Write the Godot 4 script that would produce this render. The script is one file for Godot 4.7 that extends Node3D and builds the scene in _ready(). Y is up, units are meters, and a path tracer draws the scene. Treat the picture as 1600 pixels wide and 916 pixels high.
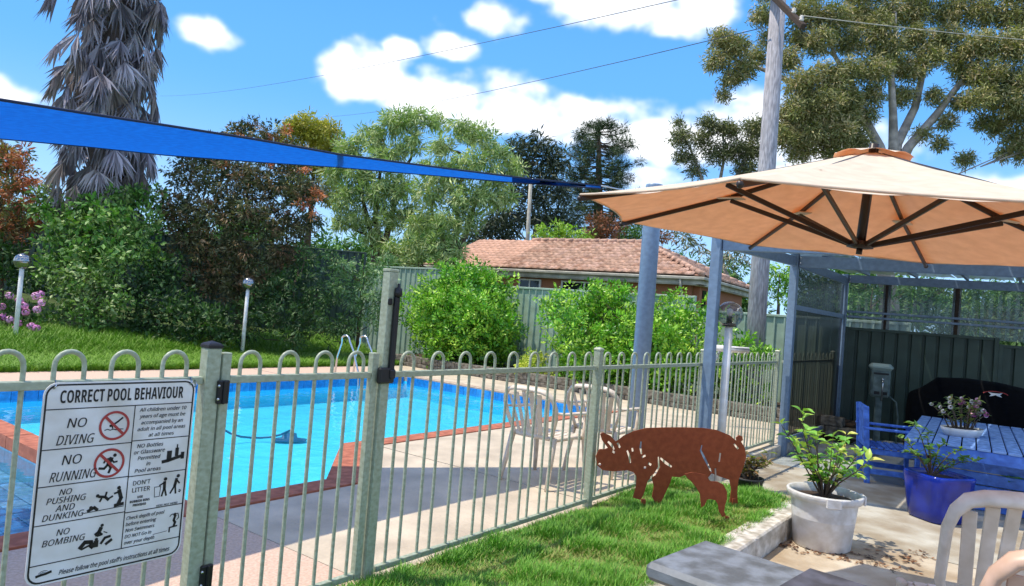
extends Node3D
# A fenced motel pool seen from the patio: x right, y up, -z away from the camera, metres.
# W(s, t) walks along the pool fence (s) and across it towards the pool (t).
const A2 := Vector2(0.601, 0.799)
const B2 := Vector2(-0.799, 0.601)
const O2 := Vector2(-0.64, 3.81)
const YAW := 0.9262
var names := {}
var rng := RandomNumberGenerator.new()
var mats := {}
var tex := {}

func V(x: float, y: float, d: float) -> Vector3:
	return Vector3(x, y, -d)
func W(s: float, t: float, y := 0.0) -> Vector3:
	var p := O2 + A2 * s + B2 * t
	return Vector3(p.x, y, -p.y)
func rr(a: float, b: float) -> float:
	return rng.randf_range(a, b)
func rdir() -> Vector3:
	var z := rr(-1, 1)
	var a := rr(0, TAU)
	var q := sqrt(1 - z * z)
	return Vector3(q * cos(a), z, q * sin(a))
func nm(n: String) -> String:
	if not names.has(n):
		names[n] = 0
		return n
	names[n] += 1
	return "%s_%03d" % [n, names[n]]
func tag(o: Node, label: String, cat := "", group := "", kind := "") -> Node:
	if label: o.set_meta("label", label)
	if cat: o.set_meta("category", cat)
	if group: o.set_meta("group", group)
	if kind: o.set_meta("kind", kind)
	return o
func thing(n: String, label: String, cat: String, pos := Vector3.ZERO, yaw := 0.0, group := "") -> Node3D:
	var o := Node3D.new()
	o.name = nm(n)
	add_child(o)
	o.position = pos
	o.rotation.y = yaw
	tag(o, label, cat, group)
	return o
func setting(n: String) -> Node3D:
	var o := Node3D.new()
	o.name = nm(n)
	add_child(o)
	o.set_meta("kind", "structure")
	return o

# ---------- shapes
func sf() -> SurfaceTool:
	var st := SurfaceTool.new()
	st.begin(Mesh.PRIMITIVE_TRIANGLES)
	st.set_smooth_group(-1)
	return st
func ss() -> SurfaceTool:
	var st := SurfaceTool.new()
	st.begin(Mesh.PRIMITIVE_TRIANGLES)
	st.set_smooth_group(0)
	return st
func face(st: SurfaceTool, p: Array, out: Vector3) -> void:
	var n: Vector3 = (p[1] - p[0]).cross(p[2] - p[0])
	if p.size() == 4 and n.length() < 1e-12: n = (p[2] - p[0]).cross(p[3] - p[0])
	if n.dot(out) > 0: p.reverse()
	for k in range(1, p.size() - 1):
		st.add_vertex(p[0]); st.add_vertex(p[k]); st.add_vertex(p[k + 1])
func cbox(st: SurfaceTool, xf: Transform3D, size: Vector3, b := 0.004) -> void:
	var h := size * 0.5
	b = minf(b, minf(h.x, minf(h.y, h.z)) * 0.8)
	var C := func(sx, sy, sz, ax):
		var q := Vector3(h.x - b, h.y - b, h.z - b)
		q[ax] += b
		return xf * Vector3(q.x * sx, q.y * sy, q.z * sz)
	for ax in 3:
		var u := (ax + 1) % 3
		var v := (ax + 2) % 3
		for s in [-1, 1]:
			var pts := []
			for c in [[-1, -1], [1, -1], [1, 1], [-1, 1]]:
				var sg := [0, 0, 0]
				sg[ax] = s; sg[u] = c[0]; sg[v] = c[1]
				pts.append(C.call(sg[0], sg[1], sg[2], ax))
			var o := Vector3.ZERO
			o[ax] = s
			face(st, pts, xf.basis * o)
		for c in [[-1, -1], [1, -1], [1, 1], [-1, 1]]:
			var pts := []
			for e in [[-1, u], [1, u], [1, v], [-1, v]]:
				var sg := [0, 0, 0]
				sg[ax] = e[0]; sg[u] = c[0]; sg[v] = c[1]
				pts.append(C.call(sg[0], sg[1], sg[2], e[1]))
			var o := Vector3.ZERO
			o[u] = c[0]; o[v] = c[1]
			face(st, pts, xf.basis * o)
	for sx in [-1, 1]:
		for sy in [-1, 1]:
			for sz in [-1, 1]:
				face(st, [C.call(sx, sy, sz, 0), C.call(sx, sy, sz, 1), C.call(sx, sy, sz, 2)], xf.basis * Vector3(sx, sy, sz))
func at(x: float, y: float, z: float) -> Transform3D:
	return Transform3D(Basis(), Vector3(x, y, z))
func beam(st: SurfaceTool, a: Vector3, b: Vector3, w: float, h: float, bev := 0.004) -> void:
	# a straight bar from a to b, w across (horizontal), h the other way
	var z := (b - a).normalized()
	var x := Vector3.UP.cross(z)
	if x.length() < 0.01: x = Vector3.RIGHT
	x = x.normalized()
	cbox(st, Transform3D(Basis(x, z.cross(x), z), (a + b) * 0.5), Vector3(w, h, a.distance_to(b)), bev)
func tube(st: SurfaceTool, p: Array, r, n := 8, caps := true, flat := 1.0) -> void:
	var rings := []
	var t0: Vector3 = (p[1] - p[0]).normalized()
	var x := t0.cross(Vector3.UP if absf(t0.y) < 0.9 else Vector3.RIGHT).normalized()
	for i in p.size():
		var t: Vector3 = (p[mini(i + 1, p.size() - 1)] - p[maxi(i - 1, 0)]).normalized()
		x = (x - t * x.dot(t)).normalized()
		var y := t.cross(x)
		var rad: float = r[i] if r is Array else r
		var ring := []
		for k in n:
			var a := TAU * k / n
			ring.append(p[i] + x * (cos(a) * rad) + y * (sin(a) * rad * flat))
		rings.append(ring)
	for i in p.size() - 1:
		for k in n:
			var k2 := (k + 1) % n
			var a: Vector3 = rings[i][k]
			var c: Vector3 = rings[i + 1][k2]
			face(st, [a, rings[i][k2], c, rings[i + 1][k]], (a + c) * 0.5 - (p[i] + p[i + 1]) * 0.5)
	if caps:
		face(st, rings[0].duplicate(), p[0] - p[1])
		face(st, rings[-1].duplicate(), p[-1] - p[-2])
func lathe(st: SurfaceTool, prof: Array, n := 24, xf := Transform3D()) -> void:
	# prof: Vector2(radius, height), outside on the right going up
	for i in prof.size() - 1:
		var a: Vector2 = prof[i]
		var b: Vector2 = prof[i + 1]
		var nn := Vector2(b.y - a.y, a.x - b.x)
		for k in n:
			var q0 := TAU * k / n
			var q1 := TAU * (k + 1) / n
			var d0 := Vector3(cos(q0), 0, sin(q0))
			var d1 := Vector3(cos(q1), 0, sin(q1))
			var pts := [xf * (d0 * a.x + Vector3(0, a.y, 0)), xf * (d1 * a.x + Vector3(0, a.y, 0)), xf * (d1 * b.x + Vector3(0, b.y, 0)), xf * (d0 * b.x + Vector3(0, b.y, 0))]
			if a.x < 1e-5: pts.remove_at(1)
			elif b.x < 1e-5: pts.remove_at(3)
			var dm := (d0 + d1).normalized()
			face(st, pts, xf.basis * (dm * nn.x + Vector3(0, nn.y, 0)))
func ball(st: SurfaceTool, c: Vector3, r: float, n := 12, sy := 1.0) -> void:
	var prof := []
	for i in n / 2 + 1:
		var a := -PI / 2 + PI * i / (n / 2)
		prof.append(Vector2(maxf(cos(a) * r, 0.0), sin(a) * r * sy))
	lathe(st, prof, n, Transform3D(Basis(), c))
func extrude(st: SurfaceTool, poly: Array, depth: float, xf := Transform3D()) -> void:
	# outline in local x, y; thickness along local z, centred
	var pv := PackedVector2Array(poly)
	var idx := Geometry2D.triangulate_polygon(pv)
	var h := depth * 0.5
	var z := xf.basis.z
	for k in range(0, idx.size(), 3):
		for s in [-1, 1]:
			var t := []
			for j in 3:
				var q := pv[idx[k + j]]
				t.append(xf * Vector3(q.x, q.y, h * s))
			face(st, t, z * s)
	var cw := Geometry2D.is_polygon_clockwise(pv)
	for k in pv.size():
		var a := pv[k]
		var b := pv[(k + 1) % pv.size()]
		var o := Vector2(b.y - a.y, a.x - b.x) * (-1.0 if cw else 1.0)
		face(st, [xf * Vector3(a.x, a.y, -h), xf * Vector3(b.x, b.y, -h), xf * Vector3(b.x, b.y, h), xf * Vector3(a.x, a.y, h)], xf.basis * Vector3(o.x, o.y, 0))
func slab(st: SurfaceTool, st_pts: Array, y0: float, y1: float) -> void:
	# a flat slab whose outline is given in fence coordinates (s, t)
	var pv := PackedVector2Array()
	for q in st_pts:
		var w := W(q.x, q.y)
		pv.append(Vector2(w.x, w.z))
	plate(st, pv, y0, y1)
func plate(st: SurfaceTool, pv: PackedVector2Array, y0: float, y1: float) -> void:
	var idx := Geometry2D.triangulate_polygon(pv)
	for k in range(0, idx.size(), 3):
		for s in [y0, y1]:
			face(st, [Vector3(pv[idx[k]].x, s, pv[idx[k]].y), Vector3(pv[idx[k + 1]].x, s, pv[idx[k + 1]].y), Vector3(pv[idx[k + 2]].x, s, pv[idx[k + 2]].y)], Vector3.UP if s == y1 else Vector3.DOWN)
	var cw := Geometry2D.is_polygon_clockwise(pv)
	for k in pv.size():
		var a := pv[k]
		var b := pv[(k + 1) % pv.size()]
		var o := Vector2(b.y - a.y, a.x - b.x) * (-1.0 if cw else 1.0)
		face(st, [Vector3(a.x, y0, a.y), Vector3(b.x, y0, b.y), Vector3(b.x, y1, b.y), Vector3(a.x, y1, a.y)], Vector3(o.x, 0, o.y))
func mesh_of(st: SurfaceTool) -> ArrayMesh:
	st.generate_normals()
	return st.commit()
func put(parent: Node, n: String, mesh: Mesh, m: Material, xf := Transform3D()) -> MeshInstance3D:
	var o := MeshInstance3D.new()
	o.mesh = mesh
	o.set_surface_override_material(0, m)
	o.transform = xf
	if parent == self:
		o.name = nm(n)
		add_child(o)
	else:
		o.name = n
		parent.add_child(o, true)
	return o
func part(parent: Node, n: String, st: SurfaceTool, m: Material) -> MeshInstance3D:
	return put(parent, n, mesh_of(st), m)
func scatter(parent: Node, n: String, mesh: Mesh, m: Material, xfs: Array, cols: Array) -> MultiMeshInstance3D:
	var buf := PackedFloat32Array()
	buf.resize(xfs.size() * 16)
	for i in xfs.size():
		var x: Transform3D = xfs[i]
		var c: Color = cols[i]
		var k := i * 16
		for r in 3:
			buf[k + r * 4] = x.basis.x[r]; buf[k + r * 4 + 1] = x.basis.y[r]; buf[k + r * 4 + 2] = x.basis.z[r]; buf[k + r * 4 + 3] = x.origin[r]
		buf[k + 12] = c.r; buf[k + 13] = c.g; buf[k + 14] = c.b; buf[k + 15] = 1.0
	var mm := MultiMesh.new()
	mm.transform_format = MultiMesh.TRANSFORM_3D
	mm.use_colors = true
	mm.mesh = mesh
	mm.instance_count = xfs.size()
	mm.buffer = buf
	var o := MultiMeshInstance3D.new()
	o.multimesh = mm
	o.material_override = m
	if parent == self:
		o.name = nm(n)
		add_child(o)
	else:
		o.name = n
		parent.add_child(o, true)
	o.set_meta("kind", "stuff")
	return o

# ---------- materials
func noise_img(sd: int, freq: float, oct: int, size := 512, cell := false) -> Image:
	var f := FastNoiseLite.new()
	f.seed = sd
	f.frequency = freq
	f.noise_type = FastNoiseLite.TYPE_CELLULAR if cell else FastNoiseLite.TYPE_SIMPLEX_SMOOTH
	f.fractal_type = FastNoiseLite.FRACTAL_FBM
	f.fractal_octaves = oct
	var im := f.get_seamless_image(size, size)
	im.convert(Image.FORMAT_L8)
	return im
func ntex(key: String, sd: int, freq: float, oct: int, c0: Color, c1: Color, sharp := 1.0, size := 512) -> ImageTexture:
	if tex.has(key): return tex[key]
	var d := noise_img(sd, freq, oct, size).get_data()
	var lut := []
	for i in 256:
		var q := clampf((i / 255.0 - 0.5) * sharp + 0.5, 0, 1)
		lut.append(c0.lerp(c1, q))
	var out := PackedByteArray()
	out.resize(d.size() * 3)
	for i in d.size():
		var c: Color = lut[d[i]]
		out[i * 3] = c.r8; out[i * 3 + 1] = c.g8; out[i * 3 + 2] = c.b8
	tex[key] = ImageTexture.create_from_image(Image.create_from_data(size, size, false, Image.FORMAT_RGB8, out))
	return tex[key]
func bump(key: String, sd: int, freq: float, oct: int, k: float, size := 512) -> ImageTexture:
	if tex.has(key): return tex[key]
	var im := noise_img(sd, freq, oct, size)
	im.convert(Image.FORMAT_RGBA8)
	im.bump_map_to_normal_map(k)
	tex[key] = ImageTexture.create_from_image(im)
	return tex[key]
func M(c: Color, rough := 0.7, o := {}) -> StandardMaterial3D:
	var m := StandardMaterial3D.new()
	m.albedo_color = c
	m.roughness = rough
	m.metallic = o.get("metal", 0.0)
	m.metallic_specular = o.get("spec", 0.5)
	if o.has("tex"):
		m.albedo_texture = o.tex
	if o.has("nrm"):
		m.normal_enabled = true
		m.normal_texture = o.nrm
		m.normal_scale = o.get("nk", 1.0)
	if o.has("tex") or o.has("nrm"):
		m.uv1_triplanar = true
		m.uv1_world_triplanar = o.get("world", true)
		m.uv1_scale = o.get("sc", Vector3.ONE) if o.get("sc", 1.0) is Vector3 else Vector3.ONE * float(o.get("sc", 1.0))
	if o.has("alpha"):
		m.transparency = BaseMaterial3D.TRANSPARENCY_ALPHA
		m.albedo_color.a = o.alpha
	if o.has("back"):
		m.backlight_enabled = true
		m.backlight = o.back
	if o.get("vc", false):
		m.vertex_color_use_as_albedo = true
	m.cull_mode = BaseMaterial3D.CULL_DISABLED
	return m
func lin(h: String) -> Color:
	return Color(h).srgb_to_linear()

# ---------- leaves and trees
func leaf_cluster(key: String, n: int, ln: float, wd: float, droop: float, spread := 0.6) -> Mesh:
	if mats.has(key): return mats[key]
	var r0 := RandomNumberGenerator.new()
	r0.seed = hash(key)
	var st := sf()
	for i in n:
		var z := r0.randf_range(-1, 1)
		var a := r0.randf_range(0, TAU)
		var q := sqrt(1 - z * z)
		var d := Vector3(q * cos(a), z, q * sin(a))
		var b := d * spread * pow(r0.randf(), 0.5)
		var dir := (d * 0.8 + Vector3(0, -droop, 0) + Vector3(r0.randf_range(-.4, .4), r0.randf_range(-.4, .4), r0.randf_range(-.4, .4))).normalized()
		var side := dir.cross(Vector3(r0.randf_range(-1, 1), 1.5, r0.randf_range(-1, 1))).normalized()
		var up := side.cross(dir)
		var l := ln * r0.randf_range(0.75, 1.25)
		var w := wd * l * 0.5
		var m := b + dir * l * 0.45 - up * w * 0.25
		var tip := b + dir * l
		st.add_vertex(b); st.add_vertex(m + side * w); st.add_vertex(tip)
		st.add_vertex(b); st.add_vertex(tip); st.add_vertex(m - side * w)
	mats[key] = mesh_of(st)
	return mats[key]
func one_leaf(key: String, ln: float, wd: float) -> Mesh:
	if mats.has(key): return mats[key]
	var st := ss()
	var prev := []
	for i in 5:
		var t := i / 4.0
		var w := wd * sin(PI * pow(t, 0.8)) * 0.5 + 0.0008
		var y := -0.35 * ln * t * t
		var row := [Vector3(-w, y + w * 0.5, ln * t), Vector3(0, y, ln * t), Vector3(w, y + w * 0.5, ln * t)]
		if i > 0:
			for k in 2:
				face(st, [prev[k], prev[k + 1], row[k + 1], row[k]], Vector3.UP)
		prev = row
	mats[key] = mesh_of(st)
	return mats[key]
func rbasis(s: float) -> Basis:
	return Basis(rdir(), rr(0, TAU)).scaled(Vector3.ONE * s)
func crown(parent: Node, n: String, clumps: Array, mesh: Mesh, m: Material, pal: Array, dens: float, sc: float, sq := 0.85, upright := false) -> void:
	var xfs := []
	var cols := []
	for c in clumps:
		var r: float = c[1]
		for i in int(dens * r * r) + 3:
			var d := rdir()
			var p: Vector3 = c[0] + Vector3(d.x, d.y * sq, d.z) * r * pow(rng.randf(), 0.42) * rr(0.85, 1.12)
			var s := sc * rr(0.7, 1.3)
			xfs.append(Transform3D(Basis(Vector3.UP, rr(0, TAU)).scaled(Vector3.ONE * s) if upright else rbasis(s), p - parent.position))
			var ca: Color = pal[rng.randi() % pal.size()]
			cols.append(ca.lerp(pal[rng.randi() % pal.size()], rng.randf()) * rr(0.95, 1.4))
	scatter(parent, n, mesh, m, xfs, cols)
func tree(n: String, label: String, cat: String, base: Vector3, clumps: Array, lm: Mesh, pal: Array, dens: float, sc: float, o := {}) -> Node3D:
	var t := thing(n, label, cat, base, 0.0, o.get("group", ""))
	var bark: Material = mats[o.get("bark", "bark")]
	var tr: float = o.get("r", 0.12)
	var mean := Vector3.ZERO
	var low := 1e9
	for c in clumps:
		mean += c[0] / clumps.size()
		low = minf(low, c[0].y - c[1] * 0.5)
	var fork := Vector3(lerpf(base.x, mean.x, 0.35), lerpf(base.y, maxf(low, base.y + 0.3), o.get("fork", 0.6)), lerpf(base.z, mean.z, 0.35)) - base
	var leaders: Array = o.get("leaders", [mean + Vector3(0, 0.6 * (mean.y - low), 0)])
	var st := ss()
	var bend := Vector3(rr(-.1, .1), 0, rr(-.1, .1)) * fork.length() * 0.5
	tube(st, [Vector3(0, -0.2, 0), fork * 0.35 + bend * 0.6, fork * 0.7 + bend * 0.4, fork], [tr * 1.25, tr, tr * 0.9, tr * 0.8], 8)
	var bs := ss()
	var paths := []
	for ld in leaders:
		var tp: Vector3 = ld - base
		var pth := []
		for k in 6:
			pth.append(fork.lerp(tp, k / 5.0) + Vector3(rr(-.04, .04), 0, rr(-.04, .04)) * tp.distance_to(fork) * sin(PI * k / 5.0) + Vector3(0, 0.12 * sin(PI * k / 5.0) * Vector2(tp.x - fork.x, tp.z - fork.z).length(), 0))
		tube(bs, pth, [tr * 0.8, tr * 0.62, tr * 0.5, tr * 0.38, tr * 0.27, tr * 0.1], 7, false)
		paths.append(pth)
	for c in clumps:
		if rng.randf() > o.get("limb", 0.65): continue
		var e: Vector3 = c[0] - base
		var fork2 := fork
		var bestd := 1e9
		for pth in paths:
			for k in 11:
				var q: Vector3 = pth[k / 2].lerp(pth[mini(k / 2 + 1, 5)], (k % 2) * 0.5)
				var hd := Vector2(q.x - e.x, q.z - e.z).length()
				var cost := q.distance_to(e) + 1.5 * absf(e.y - q.y - hd * 0.55)
				if cost < bestd:
					bestd = cost
					fork2 = q
		limb(bs, fork2, e, c[1], tr * o.get("limb_r", 0.6))
	part(t, "trunk", st, bark)
	part(t, "limbs", bs, bark)
	crown(t, "crown", clumps, lm, mats[o.get("leaf", "leaf")], pal, dens, sc, o.get("sq", 0.85), o.get("upright", false))
	return t
func limb(bs: SurfaceTool, fork: Vector3, e: Vector3, cr: float, tr: float) -> void:
	var mid := fork.lerp(e, 0.5) + Vector3(rr(-.1, .1), rr(-.12, .02), rr(-.1, .1)) * e.distance_to(fork)
	var q := fork.lerp(mid, 0.5) + Vector3(rr(-.05, .05), rr(-.03, .03), rr(-.05, .05)) * e.distance_to(fork)
	tube(bs, [fork, q, mid, e + Vector3(0, cr * 0.4, 0)], [tr * 0.55, tr * 0.42, tr * 0.3, tr * 0.08], 5, false)
	for k in 3:
		var d2 := rdir()
		tube(bs, [mid.lerp(e, 0.4), e + d2 * cr * 0.4, e + d2 * cr * 0.85], [tr * 0.2, tr * 0.13, tr * 0.04], 4, false)
func blob(c: Vector3, r: Vector3, n: int, cr: float) -> Array:
	# clumps spread over an ellipsoid
	var out := []
	for i in n:
		var d := rdir()
		var k := pow(rng.randf(), 0.35) * 0.95
		out.append([c + Vector3(d.x * r.x, d.y * r.y, d.z * r.z) * k, cr * rr(0.5, 1.25)])
	return out

func make_materials() -> void:
	var grain := ntex("grain", 3, 0.03, 5, Color(0.78, 0.78, 0.78), Color(1, 1, 1), 1.6)
	var blot := ntex("blot", 8, 0.006, 5, Color(0.72, 0.72, 0.72), Color(1, 1, 1), 1.7)
	var fine := bump("fine", 5, 0.08, 3, 3.0)
	var rough_n := bump("rough", 6, 0.02, 5, 6.0)
	mats.leaf = M(Color.WHITE, 0.55, {"vc": true, "back": Color(0.5, 0.62, 0.22)})
	mats.gloss_leaf = M(Color.WHITE, 0.38, {"vc": true, "back": Color(0.5, 0.65, 0.2)})
	mats.dry_leaf = M(Color.WHITE, 0.85, {"vc": true, "back": Color(0.25, 0.2, 0.15)})
	mats.bark = M(Color("6b5a4a"), 0.95, {"tex": grain, "nrm": rough_n, "sc": 1.5})
	mats.gum_bark = M(Color("c4b9ad"), 0.85, {"tex": blot, "nrm": fine, "sc": 0.5})
	mats.fence = M(Color("b1bda9"), 0.42, {"tex": ntex("fencegrime", 21, 0.05, 5, Color(0.82, 0.81, 0.76), Color(1, 1, 1), 1.6), "sc": 1.3, "nrm": fine, "nk": 0.12})
	mats.black_plastic = M(Color("17171a"), 0.45)
	mats.steel = M(Color("c8ccd0"), 0.22, {"metal": 1.0})
	mats.post = M(Color("8199b4"), 0.4, {"tex": ntex("postgrime", 22, 0.03, 5, Color(0.86, 0.86, 0.86), Color(1, 1, 1), 1.4), "sc": 0.9})
	mats.concrete = M(Color("d2c5b1"), 0.9, {"tex": ntex("conc", 31, 0.006, 6, Color(0.86, 0.85, 0.83), Color(1, 0.99, 0.97), 1.3), "nrm": fine, "nk": 0.35, "sc": 0.55})
	mats.pink_concrete = M(Color("d6bba6"), 0.9, {"tex": ntex("pconc", 32, 0.12, 4, Color(0.9, 0.87, 0.85), Color(1, 1, 1), 1.6), "nrm": fine, "nk": 0.4, "sc": 0.7})
	mats.patio = M(Color("cbc2b2"), 0.88, {"tex": ntex("patio", 33, 0.008, 6, Color(0.8, 0.74, 0.66), Color(1, 0.99, 0.96), 1.8), "nrm": fine, "nk": 0.35, "sc": 0.4})
	mats.half_shaded_patio = M(Color("c0beb5"), 0.88, {"tex": ntex("patio", 33, 0.008, 6, Color(0.8, 0.74, 0.66), Color(1, 0.99, 0.96), 1.8), "nrm": fine, "nk": 0.35, "sc": 0.4})  # patio concrete with part of the pergola shade put into its colour
	mats.shaded_patio = M(Color("a9b0ae"), 0.85, {"tex": ntex("gpatio", 51, 0.008, 6, Color(0.82, 0.82, 0.82), Color(1, 1, 1), 1.6), "nrm": fine, "nk": 0.3, "sc": 0.4})  # same patio concrete, greyed to carry the shade under the pergola
	mats.coping = M(Color("bd7256"), 0.8, {"tex": ntex("cop", 34, 0.02, 5, Color(0.82, 0.78, 0.76), Color(1, 1, 1), 1.8), "nrm": fine, "nk": 0.3, "sc": 0.8})
	mats.pale_coping = M(Color("cbb39c"), 0.85, {"tex": grain, "sc": 0.6})
	mats.kerb = M(Color("dcd9d0"), 0.9, {"tex": ntex("kerb", 35, 0.02, 6, Color(0.74, 0.72, 0.68), Color(1, 1, 1), 1.8), "nrm": rough_n, "nk": 0.3, "sc": 0.9})
	mats.soil = M(Color("4d3b2c"), 1.0, {"tex": blot, "nrm": rough_n, "sc": 1.2})
	mats.ground = M(Color("59632f"), 1.0, {"tex": blot, "nrm": rough_n, "sc": 0.2})
	mats.grass_base = M(Color("4c6128"), 1.0, {"tex": blot, "nrm": rough_n, "sc": 0.6})
	mats.pool_paint = M(Color("46e2ff"), 0.7, {"tex": ntex("poolp", 36, 0.006, 4, Color(0.9, 0.95, 0.97), Color(1, 1, 1), 1.3), "sc": 0.25})
	mats.pool_tile = M(Color("1a86d2"), 0.25, {"tex": grain, "sc": 0.9})
	mats.pool_tile2 = M(Color("2d97de"), 0.25, {"tex": grain, "sc": 0.9})
	mats.wade_tile = M(Color("6ea9cf"), 0.3, {"tex": grain, "sc": 1.1})
	mats.wade_tile2 = M(Color("4f93c2"), 0.3, {"tex": grain, "sc": 1.1})
	mats.water = M(Color("35cdf2"), 0.03, {"alpha": 0.1, "nrm": bump("ripple", 41, 0.012, 3, 2.2), "nk": 0.5, "sc": 0.35})
	mats.white_paint = M(Color("f0f1f2"), 0.35, {"tex": ntex("plast", 37, 0.012, 5, Color(0.86, 0.84, 0.8), Color(1, 1, 1), 1.5), "sc": 0.8})
	mats.pot_white = M(Color("e6e8ec"), 0.4, {"tex": ntex("plast", 37, 0.012, 5, Color(0.86, 0.84, 0.8), Color(1, 1, 1), 1.5), "sc": 1.5})
	mats.white_plastic = M(Color("ebe4da"), 0.45, {"tex": ntex("plast", 37, 0.012, 5, Color(0.86, 0.84, 0.8), Color(1, 1, 1), 1.5), "sc": 1.2})
	mats.tan_plastic = M(Color("eadccb"), 0.5, {"tex": ntex("plast", 37, 0.012, 5, Color(0.86, 0.84, 0.8), Color(1, 1, 1), 1.5), "sc": 1.4})
	mats.pink_plastic = M(Color("e0bda8"), 0.4, {"tex": ntex("plast", 37, 0.012, 5, Color(0.86, 0.84, 0.8), Color(1, 1, 1), 1.5), "sc": 1.4})
	mats.blue_wood = M(Color("5488e8"), 0.55, {"tex": ntex("bwood", 38, 0.02, 5, Color(0.7, 0.74, 0.8), Color(1, 1, 1), 1.8), "sc": Vector3(1, 1, 1), "nrm": fine, "nk": 0.3})
	mats.table_wood = M(Color("8fb8f4"), 0.5, {"tex": ntex("bwood", 38, 0.02, 5, Color(0.7, 0.74, 0.8), Color(1, 1, 1), 1.8), "sc": 0.9, "nrm": fine, "nk": 0.3})
	mats.blue_glaze = M(Color("0e2fa6"), 0.16, {"tex": blot, "sc": 1.0})
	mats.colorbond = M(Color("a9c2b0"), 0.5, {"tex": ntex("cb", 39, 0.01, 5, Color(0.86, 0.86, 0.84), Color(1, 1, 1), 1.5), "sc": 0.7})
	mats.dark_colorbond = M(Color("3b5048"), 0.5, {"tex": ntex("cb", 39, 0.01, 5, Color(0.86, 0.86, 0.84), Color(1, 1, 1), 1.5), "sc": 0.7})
	mats.rust = M(Color("a4532f"), 0.85, {"tex": ntex("rust", 40, 0.03, 6, Color(0.84, 0.79, 0.75), Color(1, 1, 1), 1.3), "nrm": fine, "nk": 0.15, "sc": 1.0})
	mats.canvas = M(Color("ede1ca"), 0.9, {"tex": ntex("canv", 52, 0.012, 6, Color(0.92, 0.905, 0.89), Color(1, 1, 1), 1.3), "sc": 1.4, "nrm": bump("weave", 42, 0.25, 2, 2.0), "nk": 0.25, "back": Color(0.72, 0.38, 0.16)})
	mats.umbrella_frame = M(Color("2b211d"), 0.4)
	mats.sail = M(Color("1676c8"), 0.85, {"tex": ntex("sailt", 43, 0.05, 4, Color(0.82, 0.86, 0.9), Color(1, 1, 1), 1.6), "sc": Vector3(0.5, 4, 0.5), "back": Color(0.5, 0.85, 1.0)})
	mats.wire = M(Color("5a6068"), 0.7)
	mats.dark_webbing = M(Color("1b2c4a"), 0.8)
	mats.pole_wood = M(Color("c0bcc0"), 0.95, {"tex": ntex("polew", 44, 0.02, 5, Color(0.7, 0.7, 0.7), Color(1, 1, 1), 2.0), "sc": Vector3(2.5, 0.35, 2.5), "nrm": bump("polen", 45, 0.03, 4, 5.0), "nk": 0.5})
	mats.dark_wood = M(Color("4a3a2e"), 0.9, {"tex": grain, "sc": 1.5})
	mats.brick_wall = M(Color("bd8262"), 0.95, {"tex": ntex("brickw", 46, 0.12, 3, Color(0.72, 0.66, 0.62), Color(1, 1, 1), 2.2), "sc": Vector3(0.6, 1.6, 0.6)})
	mats.roof_tile = M(Color("cda58c"), 0.9, {"tex": blot, "sc": 1.0})
	mats.roof_tile2 = M(Color("bd9279"), 0.9, {"tex": blot, "sc": 1.0})
	mats.roof_tile3 = M(Color("d6ae98"), 0.9, {"tex": blot, "sc": 1.0})
	mats.roof_copy = M(Color.WHITE, 0.9, {"vc": true})
	mats.trim = M(Color("cfcab8"), 0.6, {"tex": blot, "sc": 0.6})
	mats.dark_glass = M(Color("1a2026"), 0.05)
	mats.globe = M(Color("3a3f44"), 0.02, {"alpha": 0.35})
	mats.chrome_globe = M(Color("9a9c9e"), 0.12, {"metal": 0.9})
	mats.poly_clear = M(Color("6f8486"), 0.12, {"alpha": 0.5})
	mats.poly_roof = M(Color("9fb9c4"), 0.3, {"alpha": 0.88})
	mats.poly_dark = M(Color("0c1012"), 0.3, {"alpha": 0.86})
	mats.poly_smoke = M(Color("1c2a26"), 0.25, {"alpha": 0.8})
	mats.grey_paint = M(Color("7f8892"), 0.55, {"tex": ntex("gpaint", 47, 0.012, 6, Color(0.74, 0.73, 0.7), Color(1, 1, 1), 2.2), "nrm": fine, "nk": 0.25, "sc": 1.0})
	mats.dark_paint = M(Color("595c68"), 0.6, {"tex": ntex("gpaint", 47, 0.012, 6, Color(0.74, 0.73, 0.7), Color(1, 1, 1), 2.2), "sc": 1.0})
	mats.bbq_cover = M(Color("0e1014"), 0.9, {"spec": 0.2, "tex": grain, "nrm": rough_n, "nk": 0.25, "sc": 1.0})
	mats.service = M(Color("7f9492"), 0.5, {"tex": blot, "sc": 2.0})
	mats.black_pot = M(Color("26292b"), 0.6, {"tex": grain, "sc": 2.0})
	mats.sign_white = M(Color("f2f4f8"), 0.35, {"tex": ntex("plast", 37, 0.012, 5, Color(0.86, 0.84, 0.8), Color(1, 1, 1), 1.5), "sc": 0.8})
	mats.ink = M(Color("121214"), 0.5)
	mats.red_ink = M(Color("a83a38"), 0.5)
	mats.grass_blade = M(Color.WHITE, 0.6, {"vc": true, "back": Color(0.45, 0.6, 0.2)})
	mats.palm_trunk = M(Color("6d6059"), 0.95, {"tex": grain, "nrm": rough_n, "sc": 1.0})
	mats.petal = M(Color.WHITE, 0.6, {"vc": true, "back": Color(0.5, 0.35, 0.45)})
	mats.stone = M(Color("8f897e"), 0.95, {"tex": ntex("stone", 48, 0.02, 6, Color(0.6, 0.58, 0.55), Color(1, 1, 1), 2.2), "nrm": rough_n, "nk": 0.6, "sc": 1.0})

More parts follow.
